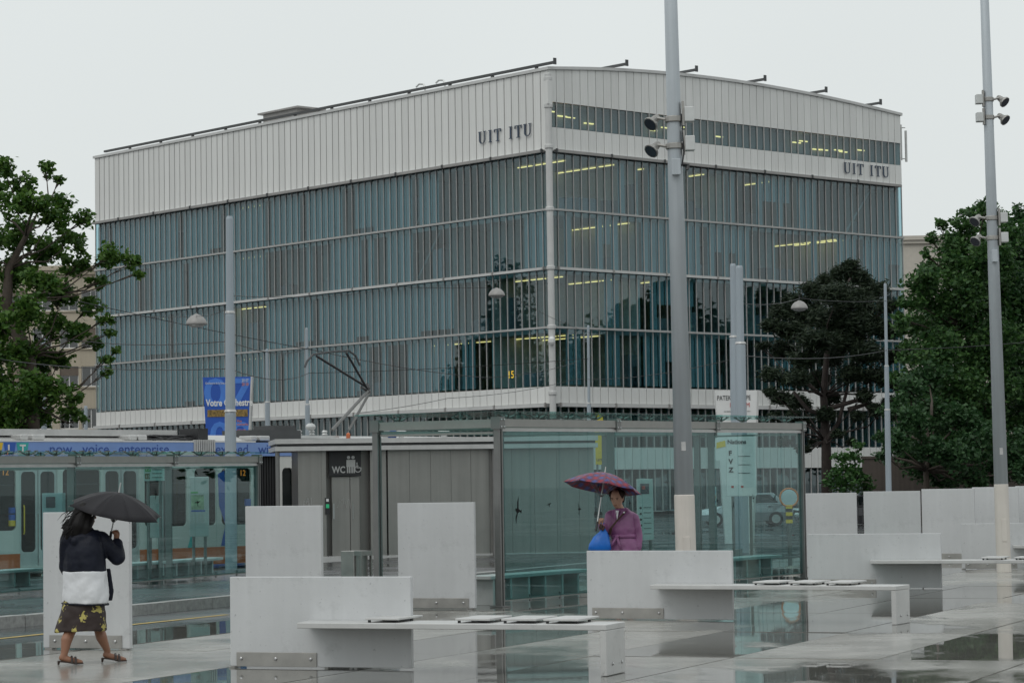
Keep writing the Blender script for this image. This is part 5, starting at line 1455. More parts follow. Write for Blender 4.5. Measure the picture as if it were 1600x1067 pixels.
hang_lamp("street lamp hung left of the thick stepped pole", 307, 500, 62)
hang_lamp("street lamp hung in front of the dark pine", 1249, 477, 78)

# ================================================================== CARS
def car(name, label, px_l, px_r, py_wheel, D, paint, flip=False, group=None):
    a = dp(px_l, 760, D); b = dp(px_r, 760, D); ln = (b - a).length
    t = thing(name, label, "car", ((a.x + b.x) / 2, a.y, LOW), math.pi if flip else 0.02, group)
    s = ln / 4.2
    # half-profile from nose (-x) to tail, as (x, z, half width)
    low = [(-2.1, .55, .6), (-2.05, .3, .7), (-1.6, .24, .78), (1.7, .24, .78), (2.02, .32, .72), (2.1, .6, .66)]
    top = [(-2.1, .58, .6), (-2.0, .72, .68), (-1.1, .88, .76), (-.7, .93, .79), (1.2, .97, .79), (1.95, .95, .74), (2.1, .65, .66)]
    def sect(x):
        def it(L_, x):
            for (x0, z0, w0), (x1, z1, w1) in zip(L_[:-1], L_[1:]):
                if x0 <= x <= x1: u = (x - x0) / (x1 - x0 + 1e-9); return z0 + (z1 - z0) * u, w0 + (w1 - w0) * u
            return L_[-1][1:]
        zl, wl = it(low, x); zu, wu = it(top, x); wm = max(wl, wu) + .03; zm = (zl + zu) / 2
        return [(x, -wl, zl), (x, -wm, zm), (x, -wu, zu - .03), (x, -wu * .9, zu), (x, wu * .9, zu), (x, wu, zu - .03), (x, wm, zm), (x, wl, zl)]
    xs_ = [-2.1, -2.04, -1.9, -1.6, -1.1, -.7, 0, .7, 1.2, 1.7, 1.95, 2.05, 2.1]
    mb = MB(); mb.loft([[(x * s, y * s, z * s) for x, y, z in sect(x_)] for x_ in xs_]); mb.build("body", paint, t, smooth=False, bevel=.01)
    def cab(x, z, w): return [(x * s, -w * s, z * s), (x * s, w * s, z * s)]
    ring_b = [(-.95, .9, .73), (1.75, .95, .7)]; ring_t = [(-.3, 1.42, .56), (1.25, 1.44, .55)]
    mb = MB(); v = []
    for (x, z, w_) in ring_b + ring_t: v += cab(x, z, w_)
    mb.add(v, [(0, 4, 5, 1), (2, 3, 7, 6), (0, 2, 6, 4), (1, 5, 7, 3), (4, 6, 7, 5)]); mb.build("cabin", paint, t, bevel=.03)
    for sgn in (-1, 1):
        for q in ([(-.72, .98), (.28, 1.0), (.28, 1.35), (-.2, 1.36)], [(.36, 1.0), (1.45, 1.02), (1.1, 1.36), (.36, 1.36)]):
            def wz_(z): return (.73 - (z - .9) / .52 * .17 + .012)
            MB().prism([(x * s, sgn * wz_(z) * s, z * s) for x, z in q], (0, sgn * .006, 0)).build("side_window", M["car_glass"], t)
    MB().prism([(-.9 * s, -.62 * s, .95 * s), (-.9 * s, .62 * s, .95 * s), (-.36 * s, .5 * s, 1.38 * s), (-.36 * s, -.5 * s, 1.38 * s)], (-.02, 0, .012)).build("windscreen", M["car_glass"], t)
    for x in (-1.3, 1.32):
        for sgn in (-1, 1):
            w_ = MB().tube([(x * s, sgn * .62 * s, .31 * s), (x * s, sgn * .83 * s, .31 * s)], .31 * s, 20).build("wheel", M["rubber"], t)
            MB().tube([(x * s, sgn * .82 * s, .31 * s), (x * s, sgn * .845 * s, .31 * s)], .19 * s, 14).build("rim", M["alu"], w_)
    for sgn in (-1, 1):
        MB().ball((-2.0 * s, sgn * .55 * s, .66 * s), .1, .13, .07).build("headlight", M["white"], t)
        MB().ball((-1.93 * s, sgn * .69 * s, .62 * s), .05, .05, .035).build("indicator", M["amber"], t)
        MB().ball((2.05 * s, sgn * .6 * s, .78 * s), .06, .1, .09).build("tail_light", M["redlamp"], t)
        MB().box(-.66 * s, -.5 * s, sgn * .78 * s - .06, sgn * .78 * s + .06, .98 * s, 1.08 * s).build("wing_mirror", paint, t, bevel=.02)
        for x in (.15, 1.0): MB().box(x * s, (x + .15) * s, sgn * .825 * s - .01, sgn * .825 * s + .01, .83 * s, .86 * s).build("door_handle", M["black"], t)
    return t
car("parked_car", "silver hatchback on the road seen through the right-hand shelter", 1086, 1236, 820, 112, M["car_silver"])
car("parked_car", "dark car with amber light at the end of the right-hand shelter", 1243, 1400, 820, 100, M["car_dark"])

# ================================================================== PEOPLE
def capsule(mb, p, q, r0, r1, n=12, flat=None):
    p, q = Vector(p), Vector(q); d = q - p
    L_ = max(d.length, 1e-5); d = d / L_
    ref = Vector((0, 1, 0)) if abs(d.y) < .9 else Vector((1, 0, 0))
    u = d.cross(ref).normalized(); w = u.cross(d)
    rings = []
    for i in range(1, 5): a = math.pi / 2 * i / 4; rings.append((p - d * r0 * math.cos(a), r0 * math.sin(a)))
    for i in range(0, 4): a = math.pi / 2 * i / 4; rings.append((q + d * r1 * math.sin(a), r1 * math.cos(a)))
    mb.loft([[c + (u * math.cos(2 * math.pi * j / n) + w * math.sin(2 * math.pi * j / n)) * r for j in range(n)] for c, r in rings])
def ering(c, rx, ry, rot=0.0, n=20, wob=None, tilt=0.0):
    c = Vector(c); out = []
    for j in range(n):
        a = 2 * math.pi * j / n; k = 1 + (wob(a) if wob else 0)
        x, y = rx * k * math.cos(a), ry * k * math.sin(a)
        out.append(c + Vector((x * math.cos(rot) - y * math.sin(rot), x * math.sin(rot) + y * math.cos(rot), tilt * x)))
    return out
_tex = bpy.data.textures.new("cloth_folds", 'CLOUDS'); _tex.noise_scale = .16; _tex.noise_depth = 2
def skinned(mb, name, mats, parent, vox, smooth=4, wr=0.0):
    o = mb.build(name, mats, parent, smooth=True)
    r = o.modifiers.new("remesh", 'REMESH'); r.mode = 'VOXEL'; r.voxel_size = vox; r.use_smooth_shade = True
    if smooth:
        s = o.modifiers.new("smooth", 'SMOOTH'); s.iterations = smooth; s.factor = .5
    if wr:
        d = o.modifiers.new("folds", 'DISPLACE'); d.texture = _tex; d.strength = wr; d.mid_level = .5; d.texture_coords = 'LOCAL'
    return o
def fingers(mb, palm, along, across, normal, grip, s=1.0):
    """a hand: palm, four unequal fingers curled round the point grip, thumb from the side"""
    palm, along, across, normal = Vector(palm), Vector(along), Vector(across), Vector(normal)
    capsule(mb, palm - along * .03 * s, palm + along * .025 * s, .026 * s, .03 * s, 10)
    for k, ln in enumerate((.85, 1.0, .95, .75)):
        o = palm + across * (-.027 + .018 * k) * s + along * .035 * s
        k1 = o + (along * .6 + normal * .5) * .035 * ln * s
        k2 = k1 + (normal * .95 - along * .25) * .03 * ln * s
        k3 = k2 + (normal * .15 - along * .9) * .026 * ln * s
        capsule(mb, o, k1, .0095 * s, .009 * s, 8); capsule(mb, k1, k2, .009 * s, .0085 * s, 8); capsule(mb, k2, k3, .0085 * s, .007 * s, 8)
    o = palm - across * .03 * s - along * .012 * s
    k1 = o + (-across * .5 + normal * .75 + along * .2) * .036 * s
    k2 = k1 + (normal * .6 + across * .3 + along * .6) * .032 * s
    capsule(mb, o, k1, .012 * s, .011 * s, 8); capsule(mb, k1, k2, .011 * s, .009 * s, 8)
def head(mb, c, fwd, s=1.0):
    """skull, jaw, nose, ears, neck, looking along fwd"""
    c = Vector(c); f = Vector(fwd).normalized(); side = Vector((f.y, -f.x, 0)).normalized(); up = side.cross(f).normalized()
    def P(a, b, u): return c + side * a * s + f * b * s + up * u * s
    rings = []
    for u, w_, dback, dfront in ((.115, .03, -.03, .02), (.10, .058, -.07, .06), (.065, .074, -.095, .085), (.02, .077, -.1, .093), (-.02, .073, -.09, .09), (-.055, .062, -.06, .09), (-.085, .045, -.02, .088), (-.108, .024, .02, .078)):
        ring = []
        for j in range(16):
            a = 2 * math.pi * j / 16; cb = math.sin(a); ring.append(P(w_ * math.cos(a), (dfront * cb if cb > 0 else -dback * cb), u))
        rings.append(ring)
    mb.loft(rings[::-1])
    capsule(mb, P(0, .088, .02), P(0, .108, -.025), .008 * s, .013 * s, 8)
    capsule(mb, P(-.02, .088, -.058), P(.02, .088, -.058), .007 * s, .007 * s, 8)
    for q in (-1, 1):
        capsule(mb, P(q * .077, -.012, .02), P(q * .078, -.008, -.02), .014 * s, .01 * s, 8)
        capsule(mb, P(q * .02, .084, .034), P(q * .05, .076, .034), .007 * s, .006 * s, 8)
    return P
def umbrella(name, label, hub, axis, R_, h, mcloth, handle_len, tipn=.07, under=None, twist=0.0):
    z = Vector(axis).normalized()
    q = z.to_track_quat('Z', 'X')
    t = thing(name, label, "umbrella", hub, 0)
    t.rotation_mode = 'QUATERNION'; t.rotation_quaternion = q
    nr, ns, nrad = 8, 5, 7
    mb = MB()
    for k in range(nr):                      # eight gores, taut between the ribs
        a0, a1 = 2 * math.pi * k / nr + twist, 2 * math.pi * (k + 1) / nr + twist
        vs, fs = [], []
        for i in range(nrad + 1):
            u = max(i / nrad, .012)
            zr_ = -h * (u ** 1.75)
            for j in range(ns + 1):
                fr = j / ns; dip = 4 * fr * (1 - fr)
                p0_, p1_ = Vector((math.cos(a0), math.sin(a0), 0)), Vector((math.cos(a1), math.sin(a1), 0))
                p_ = p0_.lerp(p1_, fr) * (R_ * u * (1 - .05 * dip * u))
                vs.append((p_.x, p_.y, zr_ - .012 * dip * u * (1 - .3 * u)))
        for i in range(nrad):
            for j in range(ns):
                q_ = i * (ns + 1) + j
                fs.append((q_, q_ + ns + 1, q_ + ns + 2, q_ + 1))
        mb.add(vs, fs)
    c = mb.build("canopy", mcloth, t, smooth=True)
    so = c.modifiers.new("thick", 'SOLIDIFY'); so.thickness = .004; so.offset = -1
    for k in range(nr):
        a = 2 * math.pi * k / nr + twist
        pts = [(R_ * u * math.cos(a), R_ * u * math.sin(a), -h * (u ** 1.75) - .008) for u in (0.02, .25, .5, .75, 1.0)]
        pts.append((R_ * 1.02 * math.cos(a), R_ * 1.02 * math.sin(a), -h * 1.03 - .008))
        MB().tube(pts, .004, 5).build("rib", M["post"], t)
        MB().tube([(.015 * math.cos(a), .015 * math.sin(a), -h * 1.55), (R_ * .5 * math.cos(a), R_ * .5 * math.sin(a), -h * (.5 ** 1.75) - .01)], .003, 4).build("stretcher", M["post"], t)
    MB().tube([(0, 0, tipn), (0, 0, 0), (0, 0, -handle_len + .12)], [.005, .007, .008], 8).build("shaft", M["alu"], t)
    MB().lathe([(.018, -h * 1.6), (.018, -h * 1.48)], 8).build("runner", M["black"], t)
    MB().tube([(0, 0, -handle_len + .13), (0, 0, -handle_len + .02), (0, 0, -handle_len)], [.014, .015, .01], 10).build("handle", M["black"], t)
    return t

# ---- woman with the black umbrella, seen from behind, walking right
base = gp(133, 1036); S1 = (base.y) / FPX
def w1(px, py, dy=0.0): return Vector(((px - 133) * S1, dy, (1036 - py) * S1))
wom = thing("person", "person in navy and white jacket and patterned skirt walking under a black umbrella", "person", base, 0)
ROT = math.radians(-35)                      # shoulders turned: facing right and away
fwd = Vector((.72, .69, 0)).normalized()
side = Vector((fwd.y, -fwd.x, 0))
bd = MB()
hc = w1(136, 806, 0)
Ph = head(bd, hc, fwd * 1.0 + Vector((0, 0, -.06)), 1.0)
capsule(bd, hc + Vector((-.015, -.01, -.08)), w1(131, 836, 0), .05, .056)
bd.loft([ering(w1(132, 955), .15, .12, ROT), ering(w1(132, 930), .19, .15, ROT), ering(w1(132, 895), .155, .125, ROT), ering(w1(132, 860), .175, .12, ROT), ering(w1(132, 840), .16, .09, ROT), ering(w1(132, 832), .08, .06, ROT)])
shR = w1(160, 845, .02); elR = w1(183, 873, .06); haR = w1(180, 846, .12)
capsule(bd, shR, elR, .05, .042); capsule(bd, elR, haR, .04, .027)
shL = w1(108, 846, -.02); elL = w1(103, 885, .06); haL = w1(110, 915, .2)
capsule(bd, shL, elL, .05, .042); capsule(bd, elL, haL, .04, .028)
hipL, hipR = w1(120, 940, -.02), w1(146, 940, .03)
knL, knR = w1(112, 985, -.05), w1(152, 984, .12)
anL, anR = w1(104, 1023, -.14), w1(164, 1019, .16)
calfL = w1(107.5, 998, -.11); calfR = w1(155.5, 996, .11)
for hp, kn, cf, an in ((hipL, knL, calfL, anL), (hipR, knR, calfR, anR)):
    capsule(bd, hp, kn, .088, .056); capsule(bd, kn, cf, .053, .056); capsule(bd, cf, an, .055, .031)
def foot(mb, an, dirv, s=1.0, heel=.065):
    d = Vector(dirv).normalized(); toe = an + d * .165 - Vector((0, 0, an.z - .022)); ball = an + d * .11 - Vector((0, 0, an.z - .03))
    hl = an + Vector((0, 0, -.035)) - d * .02
    capsule(mb, an, hl, .03, .03, 10); capsule(mb, hl, ball, .03, .033, 10); capsule(mb, ball, toe, .033, .02, 10)
    return toe, ball, hl
fd = Vector((1, .25, 0)).normalized()
footL = foot(bd, anL + Vector((0, 0, .02)), fd); footR = foot(bd, anR + Vector((0, 0, 0)), fd)
fingers(bd, haR + Vector((0, 0, .035)), Vector((.1, 0, 1)).normalized(), Vector((-.5, -.85, 0)), Vector((-.75, .5, .1)), None, 1.05)
fingers(bd, haL + Vector((.0, .02, -.03)), Vector((.1, .2, -1)).normalized(), Vector((0, 1, 0)), Vector((1, 0, 0)), None, 1.0)
skinned(bd, "body", M["skin_tan"], wom, .0085, 3)
def folds(seed, amp=.03):
    g = random.Random(seed); ph = [g.uniform(0, 6.28) for _ in range(3)]
    return lambda a: amp * (math.sin(3 * a + ph[0]) * .6 + math.sin(7 * a + ph[1]) * .35 + math.sin(11 * a + ph[2]) * .2)
# jacket: navy top, white lower half
def sleeve(mb, a, b, c, r0, r1, r2):
    capsule(mb, a, b, r0, r1, 14); capsule(mb, b, b.lerp(c, .8), r1, r2, 14)
jk = MB()
jk.loft([ering(w1(133, 894), .232, .172, ROT, 28, folds(1)), ering(w1(132, 880), .236, .176, ROT, 28, folds(2)), ering(w1(131, 862), .228, .166, ROT, 28, folds(3)), ering(w1(131, 848), .212, .145, ROT, 28, folds(4, .02)), ering(w1(132, 838), .18, .115, ROT, 28), ering(w1(132, 831), .115, .09, ROT, 28), ering(w1(133, 826), .085, .075, ROT, 28)])
sleeve(jk, shR + Vector((-.02, 0, .0)), elR, haR, .085, .078, .056); sleeve(jk, shL, elL, haL, .085, .075, .06)
capsule(jk, w1(122, 842, -.1), w1(138, 842, -.1), .045, .05); capsule(jk, w1(112, 838, -.06), w1(122, 846, -.12), .035, .045); capsule(jk, w1(138, 845, -.11), w1(152, 834, -.02), .045, .03)   # the hood lying on the back
jo = skinned(jk, "jacket", M["navy"], wom, .011, 3, .03)
jl = MB()
jl.loft([ering(w1(135, 943), .25, .185, ROT, 28, folds(7, .05), tilt=-.03), ering(w1(135, 930), .252, .187, ROT, 28, folds(8, .045), tilt=-.03), ering(w1(134, 910), .245, .182, ROT, 28, folds(9, .04), tilt=-.02), ering(w1(133, 892.5), .236, .176, ROT, 28, folds(1), tilt=-.01)])
skinned(jl, "jacket_hem", M["jwhite"], jo, .011, 1, .028)
hm = MB(); hm.tube([p + Vector((0, 0, 0)) for p in ering(w1(135, 943.5), .252, .187, ROT, 28, folds(7, .05), tilt=-.03)] + [ering(w1(135, 943.5), .252, .187, ROT, 28, folds(7, .05), tilt=-.03)[0]], .008, 6); hm.build("hem_cord", M["navy"], jo)
ck = MB(); capsule(ck, elR.lerp(haR, .62), elR.lerp(haR, .9), .048, .04, 14); skinned(ck, "cuff", M["jwhite"], jo, .008, 2)
fl = MB(); fl.loft([ering(w1(168, 940, .1), .035, .02, .4), ering(w1(172, 925, .1), .025, .015, .4), ering(w1(168, 890, .08), .02, .02, .4)]); skinned(fl, "jacket_front", M["navy"], jo, .008, 2)
sc_ = MB(); sc_.loft([ering(w1(133, 838, -.03), .09, .075, ROT), ering(w1(133, 828, -.02), .085, .07, ROT), ering(w1(135, 824, -.02), .06, .055, ROT)]); skinned(sc_, "scarf", M["jwhite"], wom, .008, 2)
# skirt
sk = MB()
sk.loft([ering(w1(127, 986), .262, .2, ROT * .6, 32, folds(12, .06), tilt=.03), ering(w1(128, 972), .25, .19, ROT * .6, 32, folds(12, .055)), ering(w1(130, 955), .228, .175, ROT * .6, 32, folds(13, .035)), ering(w1(131, 935), .2, .155, ROT * .6, 32, folds(14, .02)), ering(w1(132, 915), .16, .13, ROT * .6, 32)])
skinned(sk, "skirt", M["skirt"], wom, .011, 1, .03)
# hair blown to the left
hr = MB()
u_ = Vector((0, 0, 1))
hr.ball(hc + Vector((-.012, -.012, .022)), .098, .105, .108, 14, 10)
for (a_, b_, c_, r0, r1, r2) in (((134, 798), (126, 822), (118, 846), .085, .085, .035), ((128, 800), (116, 826), (108, 842), .07, .06, .022), ((122, 806), (110, 826), (101, 836), .05, .035, .012), ((140, 806), (137, 826), (134, 846), .07, .06, .03), ((128, 812), (122, 836), (122, 850), .07, .06, .02), ((116, 816), (106, 824), (98, 826), .03, .02, .006), ((116, 812), (107, 816), (100, 822), .025, .015, .005)):
    A_, B_, C_ = w1(*a_, -.035), w1(*b_, -.075), w1(*c_, -.085)
    capsule(hr, A_, B_, r0, r1); capsule(hr, B_, C_, r1, r2)
ho = skinned(hr, "hair", M["hair"], wom, .009, 3)
g = random.Random(77)
st = MB()
for k in range(46):
    a_ = w1(g.uniform(112, 136), g.uniform(796, 830), -.11 - g.uniform(0, .03)); e_ = a_ + Vector((-g.uniform(.03, .12), g.uniform(-.02, .02), -g.uniform(.03, .14)))
    st.tube([a_, a_.lerp(e_, .5) + Vector((-.008, 0, .012)), e_], [.004, .003, .0008], 4)
st.build("loose_strands", M["hair"], ho)
# heeled mules
for toe, ball, hl in (footL, footR):
    s_ = MB(); d = (toe - hl); d.z = 0; d.normalize(); sd = Vector((-d.y, d.x, 0))
    zsole = .012
    pts = [(hl - d * .035 + Vector((0, 0, -.028)), .03), (hl + d * .05 + Vector((0, 0, -.04)), .026), (Vector((ball.x, ball.y, .012)), .038), (Vector((toe.x, toe.y, .012)) + d * .02, .02)]
    s_.loft([[p + sd * w_ + Vector((0, 0, -.009)), p - sd * w_ + Vector((0, 0, -.009)), p - sd * w_ + Vector((0, 0, .004)), p + sd * w_ + Vector((0, 0, .004))] for p, w_ in pts])
    hb = hl - d * .028 + Vector((0, 0, -.03)); s_.tube([hb, Vector((hb.x - d.x * .006, hb.y - d.y * .006, .0))], [.016, .008], 8)
    so = s_.build("shoe_sole", M["shoe"], wom)
    v_ = MB()
    for off in (0, .035):
        c_ = ball - d * off + Vector((0, 0, off * .25)); v_.tube([c_ + sd * .037 + Vector((0, 0, -.02)), c_ + sd * .03 + Vector((0, 0, .022)), c_ + Vector((0, 0, .037)), c_ - sd * .03 + Vector((0, 0, .022)), c_ - sd * .037 + Vector((0, 0, -.02))], .013, 6)
    v_.build("shoe_strap", M["shoe"], so)
# her umbrella and bag
uh = base + w1(184, 772, .12); hand_w = base + haR + Vector((0, 0, .045))
ax = (uh - hand_w).normalized()
umbrella("open_umbrella", "plain black umbrella held by the walking person at left", uh, (ax + Vector((.16, -.14, 0))).normalized(), .47, .185, M["umb_black"], (uh - hand_w).length + .1, .1, twist=.25)
hb = thing("handbag", "dark handbag hanging at the walking person's left side", "bag", base + w1(99, 985, .1), 0)
mb = MB(); mb.loft([ering((0, 0, .0), .08, .05, 0, 14), ering((0.0, 0, .05), .085, .055, 0, 14), ering((.012, 0, .17), .055, .035, 0, 14)]); mb.build("pouch", M["black"], hb, smooth=True)
MB().tube([(.0, 0, .16), (.03, .01, .3), (.04, .04, .42), (.06, .06, .3), (.03, .0, .16)], .008, 5).build("handle", M["black"], hb)

# ---- woman in the purple raincoat, facing the camera
base = gp(976, 958.5); S2 = base.y / FPX
def w2(px, py, dy=0.0): return Vector(((px - 976) * S2, dy, (958.5 - py) * S2))
wp = thing("person", "person in a belted purple raincoat standing under a plaid umbrella", "person", base, 0)
f2 = Vector((-.35, -.9, -.3)).normalized()
bd = MB(); hc = w2(967, 780)
Ph = head(bd, hc, f2, 1.02)
capsule(bd, hc + Vector((.012, .03, -.07)), w2(973, 800, .02), .05, .06)
R2 = math.radians(14)
bd.loft([ering(w2(976, 872), .15, .11, R2), ering(w2(976, 850), .17, .12, R2), ering(w2(976, 830), .13, .1, R2), ering(w2(975, 812), .165, .105, R2), ering(w2(975, 804), .15, .085, R2), ering(w2(974, 799), .07, .06, R2)])
sR, eR2, hR = w2(956, 807, -.02), w2(948, 834, -.06), w2(941, 818, -.2)
sL, eL2, hL = w2(993, 808, .03), w2(997, 836, .04), w2(995, 860, -.02)
capsule(bd, sR, eR2, .048, .04); capsule(bd, eR2, hR, .04, .027); capsule(bd, sL, eL2, .048, .04); capsule(bd, eL2, hL, .04, .028)
for sx_ in (-1, 1):
    hp = w2(976 + sx_ * 9, 868); kn = w2(976 + sx_ * 9, 910, -.02); an = w2(976 + sx_ * 9, 948, .02)
    capsule(bd, hp, kn, .09, .055); capsule(bd, kn, kn.lerp(an, .35), .055, .055); capsule(bd, kn.lerp(an, .35), an, .054, .033); foot(bd, an, Vector((-.2, -1, 0)))
fingers(bd, hR + Vector((0, -.0, .02)), Vector((.1, -.35, .93)).normalized(), Vector((.9, .2, 0)), Vector((-.2, -.9, -.3)), None, 1.05)
fingers(bd, hL + Vector((0, 0, -.045)), Vector((-.05, -.1, -1)).normalized(), Vector((0, -1, 0)), Vector((-1, 0, 0)), None, 1.0)
skinned(bd, "body", M["skin"], wp, .0085, 3)
ct = MB()
ct.loft([ering(w2(977, 905), .26, .19, R2, 28, folds(31, .06)), ering(w2(977, 870), .235, .17, R2, 28, folds(32, .05)), ering(w2(976, 848), .19, .15, R2, 28, folds(33, .04)), ering(w2(976, 838), .155, .13, R2, 28, folds(34, .03)), ering(w2(975, 828), .17, .14, R2, 28, folds(35, .03)), ering(w2(975, 814), .168, .13, R2, 28, folds(36, .02)), ering(w2(975, 804), .165, .105, R2, 28), ering(w2(975, 799), .105, .08, R2, 28), ering(w2(974, 795), .08, .07, R2, 28)])
sleeve(ct, sR + Vector((.02, .01, 0)), eR2, hR, .085, .07, .05); capsule(ct, sL + Vector((-.03, 0, -.0)), sL + Vector((.0, 0, -.06)), .065, .06)
co = skinned(ct, "raincoat", M["purple"], wp, .011, 2, .03)
sv = MB(); sleeve(sv, sL + Vector((-.005, -.02, -.02)), eL2 + Vector((.015, -.02, 0)), hL + Vector((.01, 0, -.03)), .066, .064, .056); skinned(sv, "sleeve", M["purple"], co, .009, 2, .03)
MB().tube([w2(990, 853, -.05), w2(996, 855, -.075), w2(1001, 853, -.04)], .012, 6).build("cuff_strap", M["purple"], co)
bl = MB(); rg = ering(w2(976, 838), .165, .142, R2, 28, folds(34, .03)); bl.loft([[p + Vector((0, 0, -.025)) for p in rg], [p * 1.0 + (p - w2(977, 838)) * .04 for p in rg], [p + Vector((0, 0, .025)) for p in rg]]); bl.build("belt", M["purple"], co, smooth=True)
kn_ = MB(); c_ = w2(965, 838, -.16); kn_.ball(c_, .03, .02, .025); kn_.tube([c_, c_ + Vector((-.05, -.02, -.08)), c_ + Vector((-.1, -.01, -.16))], [.016, .018, .012], 6); kn_.tube([c_, c_ + Vector((.02, -.02, -.08)), c_ + Vector((.06, -.02, -.19))], [.016, .018, .012], 6); kn_.build("belt_knot", M["purple"], co, smooth=True)
cl_ = MB()
cl_.loft([[w2(962, 812, -.15), w2(957, 803, -.12), w2(960, 797, -.08), w2(966, 799, -.12)], [w2(963, 812, -.165), w2(957.5, 803, -.135), w2(960, 796, -.095), w2(966.5, 799, -.135)]]); cl_.loft([[w2(966, 816, -.155), w2(972, 800, -.12), w2(980, 794, -.06), w2(986, 802, -.1)], [w2(966, 816, -.17), w2(972, 800, -.135), w2(980, 793, -.075), w2(986, 802, -.115)]])
cl_.build("lapel", M["purple"], co)
MB().prism([w2(964, 798, -.125), w2(969, 798, -.125), w2(966, 813, -.158)], (0, -.006, 0)).build("blouse", M["jwhite"], wp)
stp = MB(); stp.loft([[p + Vector((-.02, 0, 0)), p + Vector((.02, 0, .012)), p + Vector((.02, -.008, .012)), p + Vector((-.02, -.008, 0))] for p in (w2(982, 797, -.05), w2(976, 804, -.145), w2(966, 814, -.175), w2(956, 826, -.165), w2(954, 836, -.12))]); stp.build("bag_strap", M["strap"], wp)
MB().box(-.012, .012, -.004, .004, -.008, .008).build("coat_badge", M["jwhite"], co, loc=w2(977, 801, -.14))
hr = MB(); side2 = Vector((f2.y, -f2.x, 0)).normalized()
hr.ball(hc + Vector((.012, .025, .04)), .09, .1, .095, 14, 10); capsule(hr, hc + Vector((-.06, .0, .06)), hc + Vector((.06, -.04, .065)), .05, .05); capsule(hr, hc + Vector((.075, .02, .04)), hc + Vector((.08, .03, -.03)), .035, .022); capsule(hr, hc + Vector((-.07, .03, .05)), hc + Vector((-.07, .045, -.01)), .03, .02)
skinned(hr, "hair", M["hair2"], wp, .009, 3)
ey = MB()
for q_ in (-1, 1):
    c_ = Ph(q_ * .032, .085, .018); ey.ball(c_, .011, .008, .006, 8, 6)
    b_ = Ph(q_ * .034, .087, .036); ey.tube([b_ - side2 * .018, b_ + side2 * .018], .0035, 5)
ey.build("eyes", M["hair2"], wp)
lp = MB(); c_ = Ph(0, .098, -.057); lp.tube([c_ - side2 * .022, c_ - Vector((0, .003, 0)), c_ + side2 * .022], [.003, .006, .003], 6); lp.build("lips", M["brown_print"], wp)
for sx_ in (-1, 1):
    s_ = MB(); an = w2(976 + sx_ * 9, 948, .02); d = Vector((-.2, -1, 0)).normalized()
    capsule(s_, an + Vector((0, 0, -.03)) - d * .02 - Vector((0, 0, .02)), an + d * .11 + Vector((0, 0, -an.z + .035)), .04, .042); capsule(s_, an + d * .11 + Vector((0, 0, -an.z + .035)), an + d * .18 + Vector((0, 0, -an.z + .03)), .042, .028); skinned(s_, "shoe", M["black"], wp, .009, 2)
uh = base + w2(948, 739, -.2); hand_w = base + hR + Vector((0, -.03, .03))
ax = (uh - hand_w).normalized()
umbrella("open_umbrella", "red and blue plaid umbrella over the person in purple", uh, (ax + Vector((.08, .09, 0))).normalized(), .51, .2, M["plaid"], (uh - hand_w).length + .14, .075, twist=.2)
bg = thing("carrier_bag", "bright blue carrier bag hanging from the hand of the person in purple", "bag", base + w2(939, 861, -.2), 0)
mb = MB()
mb.loft([ering((0, 0, .0), .11, .05, .05, 24, folds(51, .05)), ering((-.005, 0, .03), .15, .075, .05, 24, folds(52, .06)), ering((.0, 0, .1), .135, .08, .05, 24, folds(53, .08)), ering((.02, 0, .19), .1, .06, .05, 24, folds(54, .14)), ering((.04, 0, .25), .05, .035, .05, 24, folds(55, .15)), ering((.045, 0, .29), .022, .018, .05, 24)])
mb.build("sack", M["bag_blue"], bg, smooth=True)
MB().tube([(.045, 0, .28), (.02, -.01, .33), (.012, -.02, .37), (.045, .0, .36), (.06, 0, .3)], .012, 6).build("handle", M["bag_blue"], bg)
kc = MB(); kc.tube([(.02, -.03, .34), (.0, -.05, .31), (.03, -.05, .28), (.05, -.03, .32)], .022, 6); kc.build("scarf_tie", M["strap"], bg)

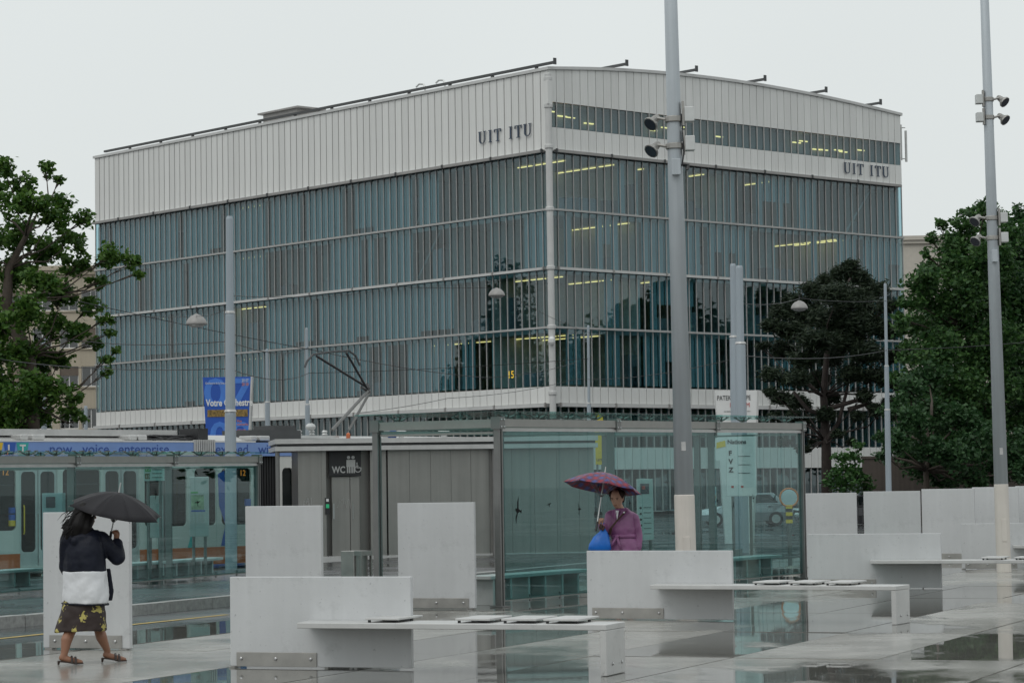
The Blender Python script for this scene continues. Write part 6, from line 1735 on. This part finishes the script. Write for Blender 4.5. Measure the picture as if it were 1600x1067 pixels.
# ---- far pedestrian with a blue umbrella
D = 104; b_ = dp(1356, 760, D); b_.z = LOW
fp = thing("person", "distant dark-clothed person with a blue umbrella above the white panels", "person", b_, 0)
bd = MB(); head(bd, (0, 0, 1.66), Vector((-1, -.2, 0)), 1.0); capsule(bd, (0.01, 0, 1.6), (.01, 0, 1.46), .05, .06)
bd.loft([ering((0, 0, .9), .15, .12), ering((0, 0, 1.1), .15, .11), ering((0, 0, 1.35), .18, .11), ering((0, 0, 1.47), .1, .08)])
for q_ in (-1, 1):
    capsule(bd, (q_ * .08, 0, .92), (q_ * .1, q_ * .05, .5), .085, .055); capsule(bd, (q_ * .1, q_ * .05, .5), (q_ * .12, q_ * .08, .1), .052, .035); capsule(bd, (q_ * .12, q_ * .08, .07), (q_ * .12 - .14, q_ * .08, .035), .036, .03)
    capsule(bd, (q_ * .17, 0, 1.4), (q_ * .2, -.05, 1.12), .045, .038); capsule(bd, (q_ * .2, -.05, 1.12), (q_ * .12, -.24, 1.15), .036, .026)
    fingers(bd, (q_ * .12, -.26, 1.16), Vector((0, -.5, .86)), Vector((1, 0, 0)), Vector((0, -.8, -.5)), None)
skinned(bd, "body", M["skin"], fp, .016, 2)
ct = MB(); ct.loft([ering((0, 0, .75), .2, .16), ering((0, 0, 1.1), .18, .14), ering((0, 0, 1.36), .2, .13), ering((0, 0, 1.48), .1, .085)])
for q_ in (-1, 1): capsule(ct, (q_ * .17, 0, 1.4), (q_ * .2, -.05, 1.12), .07, .055); capsule(ct, (q_ * .2, -.05, 1.12), (q_ * .13, -.22, 1.15), .05, .042)
skinned(ct, "coat", M["trouser"], fp, .018, 2)
lg = MB()
for q_ in (-1, 1): capsule(lg, (q_ * .08, 0, .9), (q_ * .1, q_ * .05, .5), .1, .075); capsule(lg, (q_ * .1, q_ * .05, .5), (q_ * .12, q_ * .08, .1), .07, .055)
skinned(lg, "trousers", M["trouser"], fp, .018, 2)
hr = MB(); hr.ball((.015, .0, 1.7), .095, .095, .09); skinned(hr, "hair", M["hair2"], fp, .016, 2)
umbrella("open_umbrella", "small blue umbrella tilted before the distant person", b_ + Vector((.2, -.5, 1.72)), Vector((.1, -.25, .95)), .45, .16, M["umb_blue"], .62, .05)
